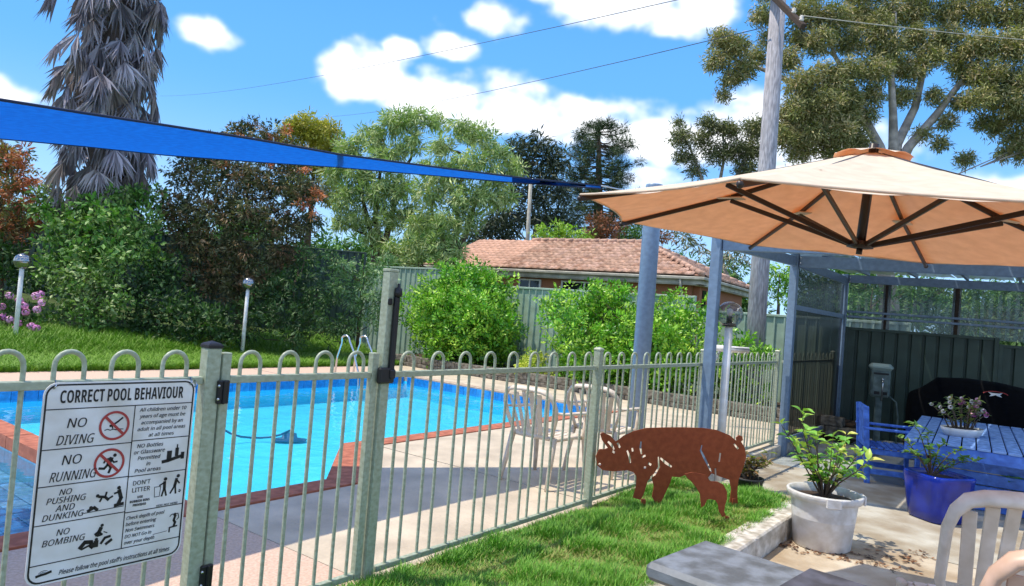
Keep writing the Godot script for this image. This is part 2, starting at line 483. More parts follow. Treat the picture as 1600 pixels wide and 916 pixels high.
func make_sky() -> Sky:
	var w := 2048
	var h := 1024
	var f := FastNoiseLite.new()
	f.seed = 11
	f.frequency = 0.2
	f.fractal_octaves = 6
	f.fractal_gain = 0.55
	var g := FastNoiseLite.new()
	g.seed = 5
	g.frequency = 0.03
	g.fractal_octaves = 3
	# clouds: azimuth (right of the view), elevation, half width, half height, degrees
	var cl := [[-13.2, 17.4, 4.0, 2.3], [-8.5, 16.2, 5.0, 2.2], [-3.0, 16.2, 6.5, 2.3], [4.0, 15.6, 7.0, 2.2], [11.0, 14.6, 6.5, 2.4], [17.5, 15.4, 4.5, 2.8], [8.0, 24.4, 7.5, 2.0], [12.6, 23.6, 4.0, 1.8], [3.0, 25.2, 5.0, 1.5],
		[-24.7, 18.1, 2.3, 1.3], [-2.9, 22.6, 2.6, 1.4], [-6.6, 20.2, 2.2, 0.9], [-10.6, 19.6, 1.6, 0.8], [-37.0, 11.4, 3.0, 1.2], [-8.0, 25.0, 2.5, 1.0], [10.0, 11.2, 3.0, 1.2], [24.0, 12.5, 6.0, 3.0], [33.0, 9.0, 7.0, 3.0]]
	var data := PackedFloat32Array()
	data.resize(w * h * 4)
	var zen := lin("3278cc")
	var mid := lin("60a0e2")
	var low := lin("a6cdf0")
	for j in h:
		var el := 90.0 - (j + 0.5) / h * 180.0
		var e := maxf(el, 0.0)
		var base: Color = low.lerp(mid, smoothstep(0.0, 17.0, e)).lerp(zen, smoothstep(12.0, 42.0, e))
		if el < -1.0:
			base = lin("8f9a86")
		for i in w:
			var c := base
			if el > 2.0:
				var az := (i + 0.5) / w * 360.0
				if az > 180.0: az -= 360.0
				var ca := cos(deg_to_rad(el))
				var px := sin(deg_to_rad(az)) * ca * 60.0
				var pz := cos(deg_to_rad(az)) * ca * 60.0
				var py := sin(deg_to_rad(el)) * 100.0
				var nn := f.get_noise_3d(px, py, pz)
				var m := -1.0
				if absf(az) < 48.0 and el < 30.0:
					for q in cl:
						var dx: float = (az - q[0]) / q[2]
						var dy: float = (el - q[1]) / q[3]
						m = maxf(m, 1.0 - dx * dx - dy * dy)
				else:
					m = g.get_noise_3d(px, py * 1.5, pz) * 2.4 - 0.12  # unseen clouds beyond the view, thickened for whiter ambient light
				var dn := smoothstep(-0.3, 0.9, m + nn * 1.15 + (g.get_noise_3d(px * 4.0, py * 4.0, pz * 4.0)) * 0.4)
				if dn > 0.0:
					c = c.lerp(Color(0.86, 0.88, 0.92).lerp(Color(1.0, 1.0, 1.0), clampf(0.5 + nn, 0, 1)), dn * 0.95)
			var k := (j * w + i) * 4
			data[k] = c.r; data[k + 1] = c.g; data[k + 2] = c.b; data[k + 3] = 1.0
	var im := Image.create_from_data(w, h, false, Image.FORMAT_RGBAF, data.to_byte_array())
	var pm := PanoramaSkyMaterial.new()
	pm.panorama = ImageTexture.create_from_image(im)
	var sky := Sky.new()
	sky.sky_material = pm
	return sky

func _ready() -> void:
	rng.seed = 20240
	# camera, sky, sun, exposure
	var cam := Camera3D.new()
	cam.name = "camera"
	cam.fov = 45.2
	cam.near = 0.05
	cam.far = 900.0
	cam.position = Vector3(0, 1.5, 0)
	cam.rotation_degrees = Vector3(1.5, 0, 4.6)
	add_child(cam)
	var env := Environment.new()
	env.background_mode = Environment.BG_SKY
	env.sky = make_sky()
	env.tonemap_mode = Environment.TONE_MAPPER_LINEAR
	env.tonemap_exposure = 1.62
	env.sdfgi_enabled = true
	env.ssao_enabled = true
	env.ssil_enabled = true
	var we := WorldEnvironment.new()
	we.name = "world_environment"
	we.environment = env
	add_child(we)
	var sun := DirectionalLight3D.new()
	sun.name = "sun"
	sun.light_energy = 0.92
	sun.light_color = Color(1.0, 0.955, 0.88)
	sun.light_angular_distance = 0.5
	sun.shadow_enabled = true
	add_child(sun)
	sun.look_at_from_position(Vector3(-4.5, 10.0, 0.3), Vector3.ZERO, Vector3.FORWARD)
	make_materials()
	ground_and_pool()
	fences()
	pergola()
	house()
	trees()
	shade_sail()
	umbrella()
	poles()
	pool_things()
	patio_things()
	seats()
	pigs()
	lawns()

# ---------- the ground, the decks and the pools
func ground_and_pool() -> void:
	var g := setting("ground")
	var st := sf()
	var S := 400.0
	var q := [Vector2(-4.2, -0.1), Vector2(9.4, -0.1), Vector2(9.4, 9.4), Vector2(-4.2, 9.4)]
	var big := [Vector2(-S, -S), Vector2(S, -S), Vector2(S, S), Vector2(-S, S)]
	for k in 4:
		var k2 := (k + 1) % 4
		face(st, [W(q[k].x, q[k].y, -0.26), W(q[k2].x, q[k2].y, -0.26), W(big[k2].x, big[k2].y, -0.26), W(big[k].x, big[k].y, -0.26)], Vector3.UP)
	part(g, "soil", st, mats.ground)
	var deck := setting("pool_deck")
	var slabs := [[[-4.2, 0], [-2.1, 0], [-2.1, 1.56], [-4.2, 1.56]], [[-2.09, 0], [-0.03, 0], [-0.03, 1.56], [-2.09, 1.56]],
		[[-0.02, 0], [2.44, 0], [2.44, 2.54], [1.51, 1.56], [-0.02, 1.56]], [[2.455, 0], [4.99, 0], [4.99, 2.61], [2.53, 2.61], [2.455, 2.55]],
		[[5.005, 0], [7.4, 0], [7.4, 2.61], [5.005, 2.61]], [[7.415, 0], [9.4, 0], [9.4, 2.61], [7.415, 2.61]],
		[[7.96, 2.625], [9.4, 2.625], [9.4, 5.0], [7.96, 5.0]], [[7.96, 5.015], [9.4, 5.015], [9.4, 7.4], [7.96, 7.4]], [[7.96, 7.415], [9.4, 7.415], [9.4, 9.4], [7.96, 9.4]],
		[[5.3, 7.86], [7.945, 7.86], [7.945, 9.4], [5.3, 9.4]], [[2.6, 7.86], [5.285, 7.86], [5.285, 9.4], [2.6, 9.4]], [[-0.1, 7.86], [2.585, 7.86], [2.585, 9.4], [-0.1, 9.4]], [[-4.2, 7.86], [-0.115, 7.86], [-0.115, 9.4], [-4.2, 9.4]]]
	for i in slabs.size():
		var pts := []
		for c in slabs[i]: pts.append(Vector2(c[0], c[1]))
		st = sf()
		slab(st, pts, -0.12, rr(-0.003, 0.003))
		part(deck, "slab", st, mats.pink_concrete if i < 2 or i > 8 else mats.concrete)
	var edge := sf()
	slab(edge, [Vector2(-4.2, -0.09), Vector2(9.4, -0.09), Vector2(9.4, -0.005), Vector2(-4.2, -0.005)], -0.2, -0.012)
	part(deck, "edge_strip", edge, mats.kerb)
	var pool := setting("swimming_pool")
	var outline := [Vector2(0, 1.8), Vector2(1.13, 1.8), Vector2(2.16, 2.86), Vector2(7.7, 2.86), Vector2(7.7, 7.6), Vector2(0, 7.6)]
	basin(pool, outline, -0.42, mats.pool_paint)
	var cop := [[[-4.2, 1.572], [-0.225, 1.572], [-0.225, 1.8], [-4.2, 1.8]], [[-0.215, 1.572], [1.5, 1.572], [1.13, 1.8], [-0.0, 1.8], [-0.215, 1.8]], [[1.14, 1.8], [1.505, 1.575], [2.5, 2.622], [2.17, 2.86]],
		[[2.51, 2.622], [5.1, 2.622], [5.1, 2.86], [2.19, 2.86]], [[5.11, 2.622], [7.7, 2.622], [7.7, 2.86], [5.11, 2.86]], [[-0.22, 1.805], [0.0, 1.805], [0.0, 4.6], [-0.22, 4.6]], [[-0.22, 4.61], [0.0, 4.61], [0.0, 7.6], [-0.22, 7.6]]]
	for c in cop:
		var pts := []
		for e in c: pts.append(Vector2(e[0], e[1]))
		st = sf()
		slab(st, pts, -0.1, 0.012 + rr(-0.002, 0.002))
		part(pool, "coping", st, mats.coping)
	for c in [[[7.705, 2.622], [7.95, 2.622], [7.95, 7.85], [7.705, 7.85]], [[-4.2, 7.605], [7.7, 7.605], [7.7, 7.85], [-4.2, 7.85]]]:
		var pts := []
		for e in c: pts.append(Vector2(e[0], e[1]))
		st = sf()
		slab(st, pts, -0.1, 0.01)
		part(pool, "coping", st, mats.pale_coping)
	# waterline tiles on the walls one looks at
	var tm := sf()
	cbox(tm, Transform3D(), Vector3(0.15, 0.15, 0.012), 0.003)
	var tmesh := mesh_of(tm)
	for row in 1:
		var y := -0.085 - 0.154 * row
		for k in 50:
			put(pool, "tile", tmesh, mats.pool_tile if rng.randf() < 0.6 else mats.pool_tile2, Transform3D(Basis(Vector3.UP, YAW), W(0.077 + k * 0.154, 7.59, y)))
		for k in 30:
			put(pool, "tile", tmesh, mats.pool_tile if rng.randf() < 0.6 else mats.pool_tile2, Transform3D(Basis(Vector3.UP, YAW + PI / 2), W(7.69, 2.94 + k * 0.154, y)))
	# wading pool
	var wade := setting("wading_pool")
	basin(wade, [Vector2(-3.4, 1.8), Vector2(-0.22, 1.8), Vector2(-0.22, 6.4), Vector2(-3.4, 6.4)], -0.32, mats.wade_tile)
	st = sf()
	slab(st, [Vector2(-4.2, 6.4), Vector2(-0.225, 6.4), Vector2(-0.225, 7.6), Vector2(-4.2, 7.6)], -0.1, 0.004)
	slab(st, [Vector2(-4.2, 1.805), Vector2(-3.4, 1.805), Vector2(-3.4, 6.395), Vector2(-4.2, 6.395)], -0.1, 0.004)
	part(wade, "surround", st, mats.pink_concrete)
	tm = sf()
	cbox(tm, Transform3D(), Vector3(0.17, 0.014, 0.17), 0.004)
	tmesh = mesh_of(tm)
	for a in 17:
		for b in 17:
			put(wade, "tile", tmesh, mats.wade_tile if rng.randf() < 0.55 else mats.wade_tile2, Transform3D(Basis(Vector3.UP, YAW), W(-0.31 - a * 0.18, 1.9 + b * 0.18, -0.31)))
	for w in [[outline, -0.13], [[Vector2(-3.4, 1.8), Vector2(-0.22, 1.8), Vector2(-0.22, 6.4), Vector2(-3.4, 6.4)], -0.11]]:
		var o := setting("water")
		st = sf()
		var pv := PackedVector2Array()
		for p in w[0]:
			var x := W(p.x, p.y)
			pv.append(Vector2(x.x, x.z))
		var idx := Geometry2D.triangulate_polygon(pv)
		for k in range(0, idx.size(), 3):
			face(st, [Vector3(pv[idx[k]].x, w[1], pv[idx[k]].y), Vector3(pv[idx[k + 1]].x, w[1], pv[idx[k + 1]].y), Vector3(pv[idx[k + 2]].x, w[1], pv[idx[k + 2]].y)], Vector3.UP)
		part(o, "surface", st, mats.water)
	# the patio, in big slabs, lower than the lawn
	var pat := setting("patio")
	var e1 := Vector2(0.92, -0.39)
	for i in 5:
		for j in 5:
			var a0 := -2.0 + i * 2.9
			var b0 := -1.262 - j * 2.4
			if i == 0 and j > 4: continue
			st = sf()
			slab(st, [Vector2(a0 + 0.006, b0 - 0.006), Vector2(a0 + 2.894, b0 - 0.006), Vector2(a0 + 2.894, b0 - 2.394), Vector2(a0 + 0.006, b0 - 2.394)], -0.25, -0.15 + rr(-0.002, 0.002))
			part(pat, "slab", st, mats.patio if i < 2 or (i == 2 and j > 0) else (mats.half_shaded_patio if i == 2 else mats.shaded_patio))  # slabs towards the pergola have its shade painted into their colour
	st = sf()
	slab(st, [Vector2(4.13, -1.35), Vector2(6.6, -1.35), Vector2(6.6, -0.1), Vector2(4.13, -0.1)], -0.25, -0.15)
	part(pat, "slab", st, mats.half_shaded_patio)  # pergola shade partly painted in here too
	st = sf()
	slab(st, [Vector2(6.61, -1.35), Vector2(12.5, -1.35), Vector2(12.5, -0.1), Vector2(6.61, -0.1)], -0.25, -0.152)
	part(pat, "slab", st, mats.shaded_patio)  # colour holds the shade of the pergola roof
	# kerb of painted blocks round the little lawn
	var kerb := thing("garden_kerb", "white painted concrete kerb edging the small lawn", "kerb", Vector3.ZERO)
	for k in 8:
		var a0 := -1.9 + k * 0.74
		st = sf()
		var w0 := W(a0 + 0.365, -1.16, -0.075 + rr(-0.008, 0.008))
		cbox(st, Transform3D(Basis(Vector3.UP, YAW + rr(-0.01, 0.01)), w0), Vector3(0.728, 0.21, 0.2), 0.012)
		part(kerb, "block", st, mats.kerb)
	for k in 2:
		st = sf()
		cbox(st, Transform3D(Basis(Vector3.UP, YAW + PI / 2 + rr(-0.01, 0.01)), W(4.04, -0.88 + k * 0.4, -0.08)), Vector3(0.39, 0.18, 0.13), 0.012)
		part(kerb, "block", st, mats.kerb)
	# low wall at the end of the pool
	var rw := thing("retaining_wall", "low grey stone block wall at the far end of pool deck", "wall")
	for k in 20:
		for r in 2:
			st = sf()
			var ln := 0.5
			cbox(st, Transform3D(Basis(Vector3.UP, YAW + PI / 2), W(9.52 + rr(-0.01, 0.01), -0.4 + k * 0.51 + r * 0.25, 0.02 + r * 0.15)), Vector3(ln, 0.148, 0.2), 0.015)
			part(rw, "block", st, mats.stone)
	var bed := setting("garden_bed")
	st = sf()
	slab(st, [Vector2(9.6, -0.5), Vector2(12.4, -0.5), Vector2(12.4, 11.0), Vector2(9.6, 11.0)], -0.2, 0.12)
	part(bed, "soil", st, mats.soil)
	# grassy rise left of the pool
	var bank := setting("grass_bank")
	st = ss()
	var rows := []
	for i in 13:
		var row := []
		for j in 10:
			var s := -6.0 + i * 1.4
			var t: float = [9.41, 9.6, 10.3, 11.2, 12.2, 13.2, 14.4, 16.0, 19.0, 26.0][j]
			var y := -0.03 + maxf(0.0, t - 11.3) * 0.11 + (0.03 * sin(s * 2.1 + t) if j > 1 else 0.0)
			row.append(W(s, t, y))
		rows.append(row)
	for i in 12:
		for j in 9:
			face(st, [rows[i][j], rows[i + 1][j], rows[i + 1][j + 1], rows[i][j + 1]], Vector3.UP)
	part(bank, "turf", st, mats.grass_base)
	var lawn := setting("lawn")
	st = ss()
	slab(st, [Vector2(-2.0, -1.06), Vector2(3.98, -1.06), Vector2(3.98, -0.09), Vector2(-2.0, -0.09)], -0.2, -0.02)
	part(lawn, "turf", st, mats.grass_base)

func basin(parent: Node, pts: Array, y: float, m: Material) -> void:
	var st := sf()
	var pv := PackedVector2Array()
	for p in pts:
		var x := W(p.x, p.y)
		pv.append(Vector2(x.x, x.z))
	plate(st, pv, y - 0.1, y)
	part(parent, "floor", st, m)
	var c := Vector2.ZERO
	for p in pv: c += p / pv.size()
	for k in pv.size():
		var a := pv[k]
		var b := pv[(k + 1) % pv.size()]
		st = sf()
		var mid := (a + b) * 0.5
		var inward := Vector2(a.y - b.y, b.x - a.x).normalized()
		if inward.dot(c - mid) < 0: inward = -inward
		var o := -inward * 0.08
		plate(st, PackedVector2Array([a, b, b + o, a + o]), y - 0.1, -0.102)
		part(parent, "wall", st, m)

# ---------- fences
func hoop_mesh() -> Mesh:
	if mats.has("hoop"): return mats.hoop
	var st := ss()
	var p := [Vector3(-0.05, 0.06, 0), Vector3(-0.05, 0.6, 0), Vector3(-0.05, 1.17, 0)]
	for k in range(1, 10):
		var a := PI - PI * k / 10.0
		p.append(Vector3(cos(a) * 0.05, 1.175 + sin(a) * 0.052, 0))
	p.append_array([Vector3(0.05, 1.17, 0), Vector3(0.05, 0.6, 0), Vector3(0.05, 0.06, 0)])
	tube(st, p, 0.0092, 8, false)
	mats.hoop = mesh_of(st)
	return mats.hoop
func picket_mesh() -> Mesh:
	if mats.has("picket"): return mats.picket
	var st := ss()
	tube(st, [Vector3(0, 0.06, 0), Vector3(0, 1.1, 0)], 0.0092, 8, false)
	mats.picket = mesh_of(st)
	return mats.picket
func square_post(parent: Node, x: float, z: float, y0: float, y1: float, w: float, m: Material, cap: Material = null) -> void:
	var st := sf()
	cbox(st, at(x, (y0 + y1) * 0.5, z), Vector3(w, y1 - y0, w), 0.004)
	var p := part(parent, "post", st, m)
	if cap:
		st = sf()
		lathe(st, [Vector2(w * 0.76, y1), Vector2(w * 0.76, y1 + 0.012), Vector2(w * 0.6, y1 + 0.02), Vector2(0.0, y1 + 0.03)], 4, Transform3D(Basis(Vector3.UP, PI / 4), Vector3(x, 0, z)))
		part(p, "cap", st, cap)
func rails(parent: Node, x0: float, x1: float) -> void:
	for y in [1.108, 0.058]:
		var st := sf()
		cbox(st, at((x0 + x1) * 0.5, y, 0), Vector3(x1 - x0, 0.032, 0.032), 0.003)
		part(parent, "rail", st, mats.fence)
func fences() -> void:
	# left panel
	var f := thing("fence_panel", "sage green hoop top pool fence panel behind the rules sign", "fence", W(0, 0), YAW, "pool fence panels")
	rails(f, -3.0, -1.052)
	for k in 10: put(f, "picket", hoop_mesh(), mats.fence, at(-1.171 - k * 0.195, 0, 0))
	square_post(f, -1.018, 0, -0.05, 1.245, 0.062, mats.fence, mats.black_plastic)
	square_post(f, -3.03, 0, -0.05, 1.245, 0.06, mats.fence, mats.black_plastic)
	# gate
	var g := thing("pool_gate", "sage green hoop top pool gate closed beside tall latch post", "gate", W(0, 0), YAW)
	rails(g, -0.93, -0.123)
	for k in 4: put(g, "picket", hoop_mesh(), mats.fence, at(-0.827 + k * 0.203, 0, 0))
	for x in [-0.952, -0.1]:
		var st := sf()
		cbox(st, at(x, 0.63, 0), Vector3(0.042, 1.19, 0.04), 0.003)
		part(g, "stile", st, mats.fence)
	for y in [1.06, 0.28]:
		var st := sf()
		cbox(st, at(-0.975, y, 0.042), Vector3(0.052, 0.1, 0.02), 0.004)
		cbox(st, at(-0.975, y, 0.054), Vector3(0.012, 0.1, 0.012), 0.003)
		var hg := part(g, "hinge", st, mats.black_plastic)
		for dy in [-0.028, 0.028]:
			st = ss()
			ball(st, Vector3(-1.0, y + dy, 0.053), 0.007, 8)
			part(hg, "screw", st, mats.steel)
	# latch post with its magnetic latch
	var lp := thing("latch_post", "tall square green post carrying the black magnetic gate latch", "post", W(0, 0), YAW)
	square_post(lp, -0.03, 0, -0.05, 1.66, 0.06, mats.fence)
	var cs := sf()
	cbox(cs, at(-0.03, 1.668, 0), Vector3(0.064, 0.016, 0.064), 0.003)
	part(lp, "cap", cs, mats.fence)
	var ls := sf()
	cbox(ls, at(-0.012, 1.32, 0.044), Vector3(0.034, 0.42, 0.026), 0.006)
	var lt := part(lp, "latch", ls, mats.black_plastic)
	ls = ss()
	lathe(ls, [Vector2(0.0, 1.53), Vector2(0.021, 1.53), Vector2(0.023, 1.55), Vector2(0.019, 1.575), Vector2(0.008, 1.58), Vector2(0.007, 1.6), Vector2(0.0, 1.602)], 14, at(-0.008, 0, 0.046))
	part(lt, "knob", ls, mats.black_plastic)
	ls = sf()
	cbox(ls, at(-0.045, 1.108, 0.042), Vector3(0.11, 0.085, 0.03), 0.008)
	cbox(ls, at(-0.012, 1.115, 0.058), Vector3(0.04, 0.05, 0.016), 0.006)
	part(lt, "striker", ls, mats.black_plastic)
	ls = sf()
	cbox(ls, at(-0.05, 1.5, 0.034), Vector3(0.03, 0.035, 0.012), 0.006)
	part(lt, "screw_cover", ls, mats.black_plastic)
	# panels to the right
	var seg := [[0.0, 2.28, "sage green hoop top pool fence panel in front of the plastic chairs"], [2.28, 4.5, "sage green hoop top pool fence panel behind the rusty pig"], [4.5, 7.12, "sage green hoop top pool fence panel behind the white globe lamp post"], [7.35, 10.3, "shaded hoop top pool fence panel inside the pergola's dark side"]]
	for i in 4:
		var x0: float = seg[i][0]
		var x1: float = seg[i][1]
		var p := thing("fence_panel", seg[i][2], "fence", W(0, 0), YAW, "pool fence panels")
		rails(p, x0 + 0.03, x1 - 0.033)
		var n := int((x1 - x0 - 0.1) / 0.222)
		var gap := (x1 - x0 - 0.06) / n
		for k in n: put(p, "picket", hoop_mesh(), mats.fence, at(x0 + 0.03 + gap * (k + 0.5), 0, 0))
		square_post(p, x1, 0, -0.05, 1.245, 0.058, mats.fence, mats.fence)
	# pale boundary fence of ribbed sheets, stepping up to the left
	var tops := [[-0.9, 3.2, 1.88, "pale green ribbed steel fence beside the utility pole"], [3.2, 9.3, 2.16, "pale green ribbed steel fence between the two bright green bushes"], [9.3, 14.1, 2.56, "pale green ribbed steel fence stepping up behind the latch post"]]
	for a in tops:
		var bf := thing("steel_fence", a[3], "fence", W(11.9, 0), YAW + PI / 2, "pale green boundary fences")
		sheet_fence(bf, a[0], a[1], a[2], mats.colorbond)

func rib_mesh(h: float) -> Mesh:
	var key := "rib%0.2f" % h
	if mats.has(key): return mats[key]
	var st := sf()
	var pr := [Vector2(0, 0), Vector2(0.148, 0), Vector2(0.16, -0.032), Vector2(0.188, -0.032), Vector2(0.2, 0)]
	for k in 4:
		var a: Vector2 = pr[k]
		var b: Vector2 = pr[k + 1]
		for z in [0.0, -0.003]:
			face(st, [Vector3(a.x, 0, a.y + z), Vector3(b.x, 0, b.y + z), Vector3(b.x, h, b.y + z), Vector3(a.x, h, a.y + z)], Vector3(0, 0, 1 if z == 0.0 else -1))
	mats[key] = mesh_of(st)
	return mats[key]
func sheet_fence(parent: Node3D, x0: float, x1: float, h: float, m: Material, y0 := -0.05) -> void:
	# local x runs along the fence, local +z is the side one looks at
	var n := int((x1 - x0) / 0.2)
	for k in n:
		put(parent, "panel", rib_mesh(h), m, Transform3D(Basis(), Vector3(x0 + k * 0.2, y0, 0)))
	var st := sf()
	cbox(st, at((x0 + x1) * 0.5, y0 + h + 0.015, -0.012), Vector3(x1 - x0, 0.05, 0.06), 0.006)
	part(parent, "top_rail", st, m)
	for x in [x0, x1 - 0.02]:
		st = sf()
		cbox(st, at(x, y0 + h * 0.5 + 0.02, 0.004), Vector3(0.065, h + 0.05, 0.07), 0.006)
		part(parent, "post", st, m)

# ---------- the pergola over the barbecue corner
func pergola() -> void:
	var pg := thing("pergola", "slate blue steel pergola with clear roof over barbecue corner", "pergola", W(4.4, -0.1))
	var o := pg.position
	var e := Vector3(0.92, 0, 0.39)
	var P2 := W(4.42, -0.09) - o
	var PA := W(7.3, -0.09) - o
	var PB := W(10.45, -0.09) - o
	for c in [[P2, 2.46], [PA, 2.6], [PB, 2.6], [P2 + e * 4.9, 2.46], [PA + e * 4.9, 2.6], [PB + e * 4.9, 2.6]]:
		var st := sf()
		cbox(st, Transform3D(Basis(Vector3.UP, YAW), c[0] + Vector3(0, (c[1] - 0.2) * 0.5, 0)), Vector3(0.1, c[1] + 0.2, 0.1), 0.006)
		var p := part(pg, "post", st, mats.post)
		if c[1] > 2.5:
			st = ss()
			for k in [0.06, 0.13]: ball(st, c[0] + Vector3(0.04, c[1] - k, 0.085), 0.014, 8)
			part(p, "bolt", st, mats.steel)
	var U := Vector3.UP
	for c in [[P2, 2.38, 0.15], [PA, 2.49, 0.155], [PB, 2.525, 0.135]]:
		var st := sf()
		beam(st, c[0] + U * c[1] + e * 0.055, c[0] + U * c[1] + e * 4.85, 0.06, c[2])
		part(pg, "beam", st, mats.post)
	for c in [[P2, PA, 2.41, 2.49], [PA, PB, 2.49, 2.49]]:
		var st := sf()
		beam(st, c[0] + U * c[2] + (c[1] - c[0]).normalized() * 0.055, c[1] + U * c[3] - (c[1] - c[0]).normalized() * 0.055, 0.055, 0.13)
		part(pg, "beam", st, mats.post)
	# purlins and roof sheets
	for k in 7:
		var st := sf()
		var off := e * (0.35 + k * 0.72)
		beam(st, PA + off + U * 2.6, PB + off + U * 2.625, 0.045, 0.06)
		part(pg, "purlin", st, mats.post)
	for k in 6:
		var st := sf()
		var d := (PB - P2).normalized()
		var a := P2 + e * (k * 0.83 - 0.05) + d * -0.1
		var n := 8
		for j in n:
			var w0 := e * (0.81 * j / n)
			var w1 := e * (0.81 * (j + 1) / n)
			var h0 := U * (2.66 + 0.012 * (j % 2))
			var h1 := U * (2.66 + 0.012 * ((j + 1) % 2))
			face(st, [a + w0 + h0 - U * 0.14, a + w1 + h1 - U * 0.14, a + w1 + h1 + d * 6.6, a + w0 + h0 + d * 6.6], U)
		part(pg, "roof_sheet", st, mats.poly_roof)
	# dark tinted side between the two rear posts
	var along := (PB - PA).normalized()
	for b in [[0.08, 1.84, "poly_dark"], [1.9, 2.42, "poly_smoke"]]:
		for k in 4:
			var st := sf()
			var s0 := 0.07 + k * 0.755
			var n := 10
			for j in n:
				var q0 := PA + along * (s0 + 0.75 * j / n) + Vector3(-0.024, 0, 0.0) * (j % 2)
				var q1 := PA + along * (s0 + 0.75 * (j + 1) / n) + Vector3(-0.024, 0, 0.0) * ((j + 1) % 2)
				face(st, [q0 + U * b[0], q1 + U * b[0], q1 + U * b[1], q0 + U * b[1]], Vector3(1, 0, 1))
			part(pg, "side_sheet", st, mats[b[2]])
	for y in [1.87, 0.04]:
		var st := sf()
		beam(st, PA + U * y + along * 0.055, PB + U * y - along * 0.055, 0.05, 0.07)
		part(pg, "side_rail", st, mats.post)
	# rear: two thin rails and clear corrugated sheets on dark studs
	for y in [1.965, 1.88]:
		var st := sf()
		beam(st, PB + U * y + e * 0.055, PB + U * y + e * 4.85, 0.04, 0.035)
		part(pg, "rear_rail", st, mats.post)
	var back := Vector3(0.39, 0, -0.92) * 0.12
	for k in 5:
		var st := sf()
		beam(st, PB + back + e * (0.66 + k * 1.02) + U * 1.6, PB + back + e * (0.66 + k * 1.02) + U * 2.5, 0.09, 0.09)
		part(pg, "stud", st, mats.dark_wood)
		st = sf()
		for j in 16:
			var q0 := PB + back * 0.6 + e * (0.08 + k * 0.96 + 0.95 * j / 16.0) + back * 0.12 * (j % 2)
			var q1 := PB + back * 0.6 + e * (0.08 + k * 0.96 + 0.95 * (j + 1) / 16.0) + back * 0.12 * ((j + 1) % 2)
			face(st, [q0 + U * 1.66, q1 + U * 1.66, q1 + U * 2.46, q0 + U * 2.46], Vector3(0, 0, 1))
		part(pg, "clear_sheet", st, mats.poly_clear)
	# dark green sheet fence behind it
	var yaw := atan2(-e.z, e.x)
	var a0 := W(10.45, -0.09) + back * 0.2 + e * 0.06
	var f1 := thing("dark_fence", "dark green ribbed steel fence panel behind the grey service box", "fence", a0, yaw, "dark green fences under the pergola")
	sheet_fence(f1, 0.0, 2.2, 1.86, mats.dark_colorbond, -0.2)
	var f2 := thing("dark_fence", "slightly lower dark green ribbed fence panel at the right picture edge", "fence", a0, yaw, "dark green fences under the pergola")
	sheet_fence(f2, 2.24, 5.4, 1.76, mats.dark_colorbond, -0.2)

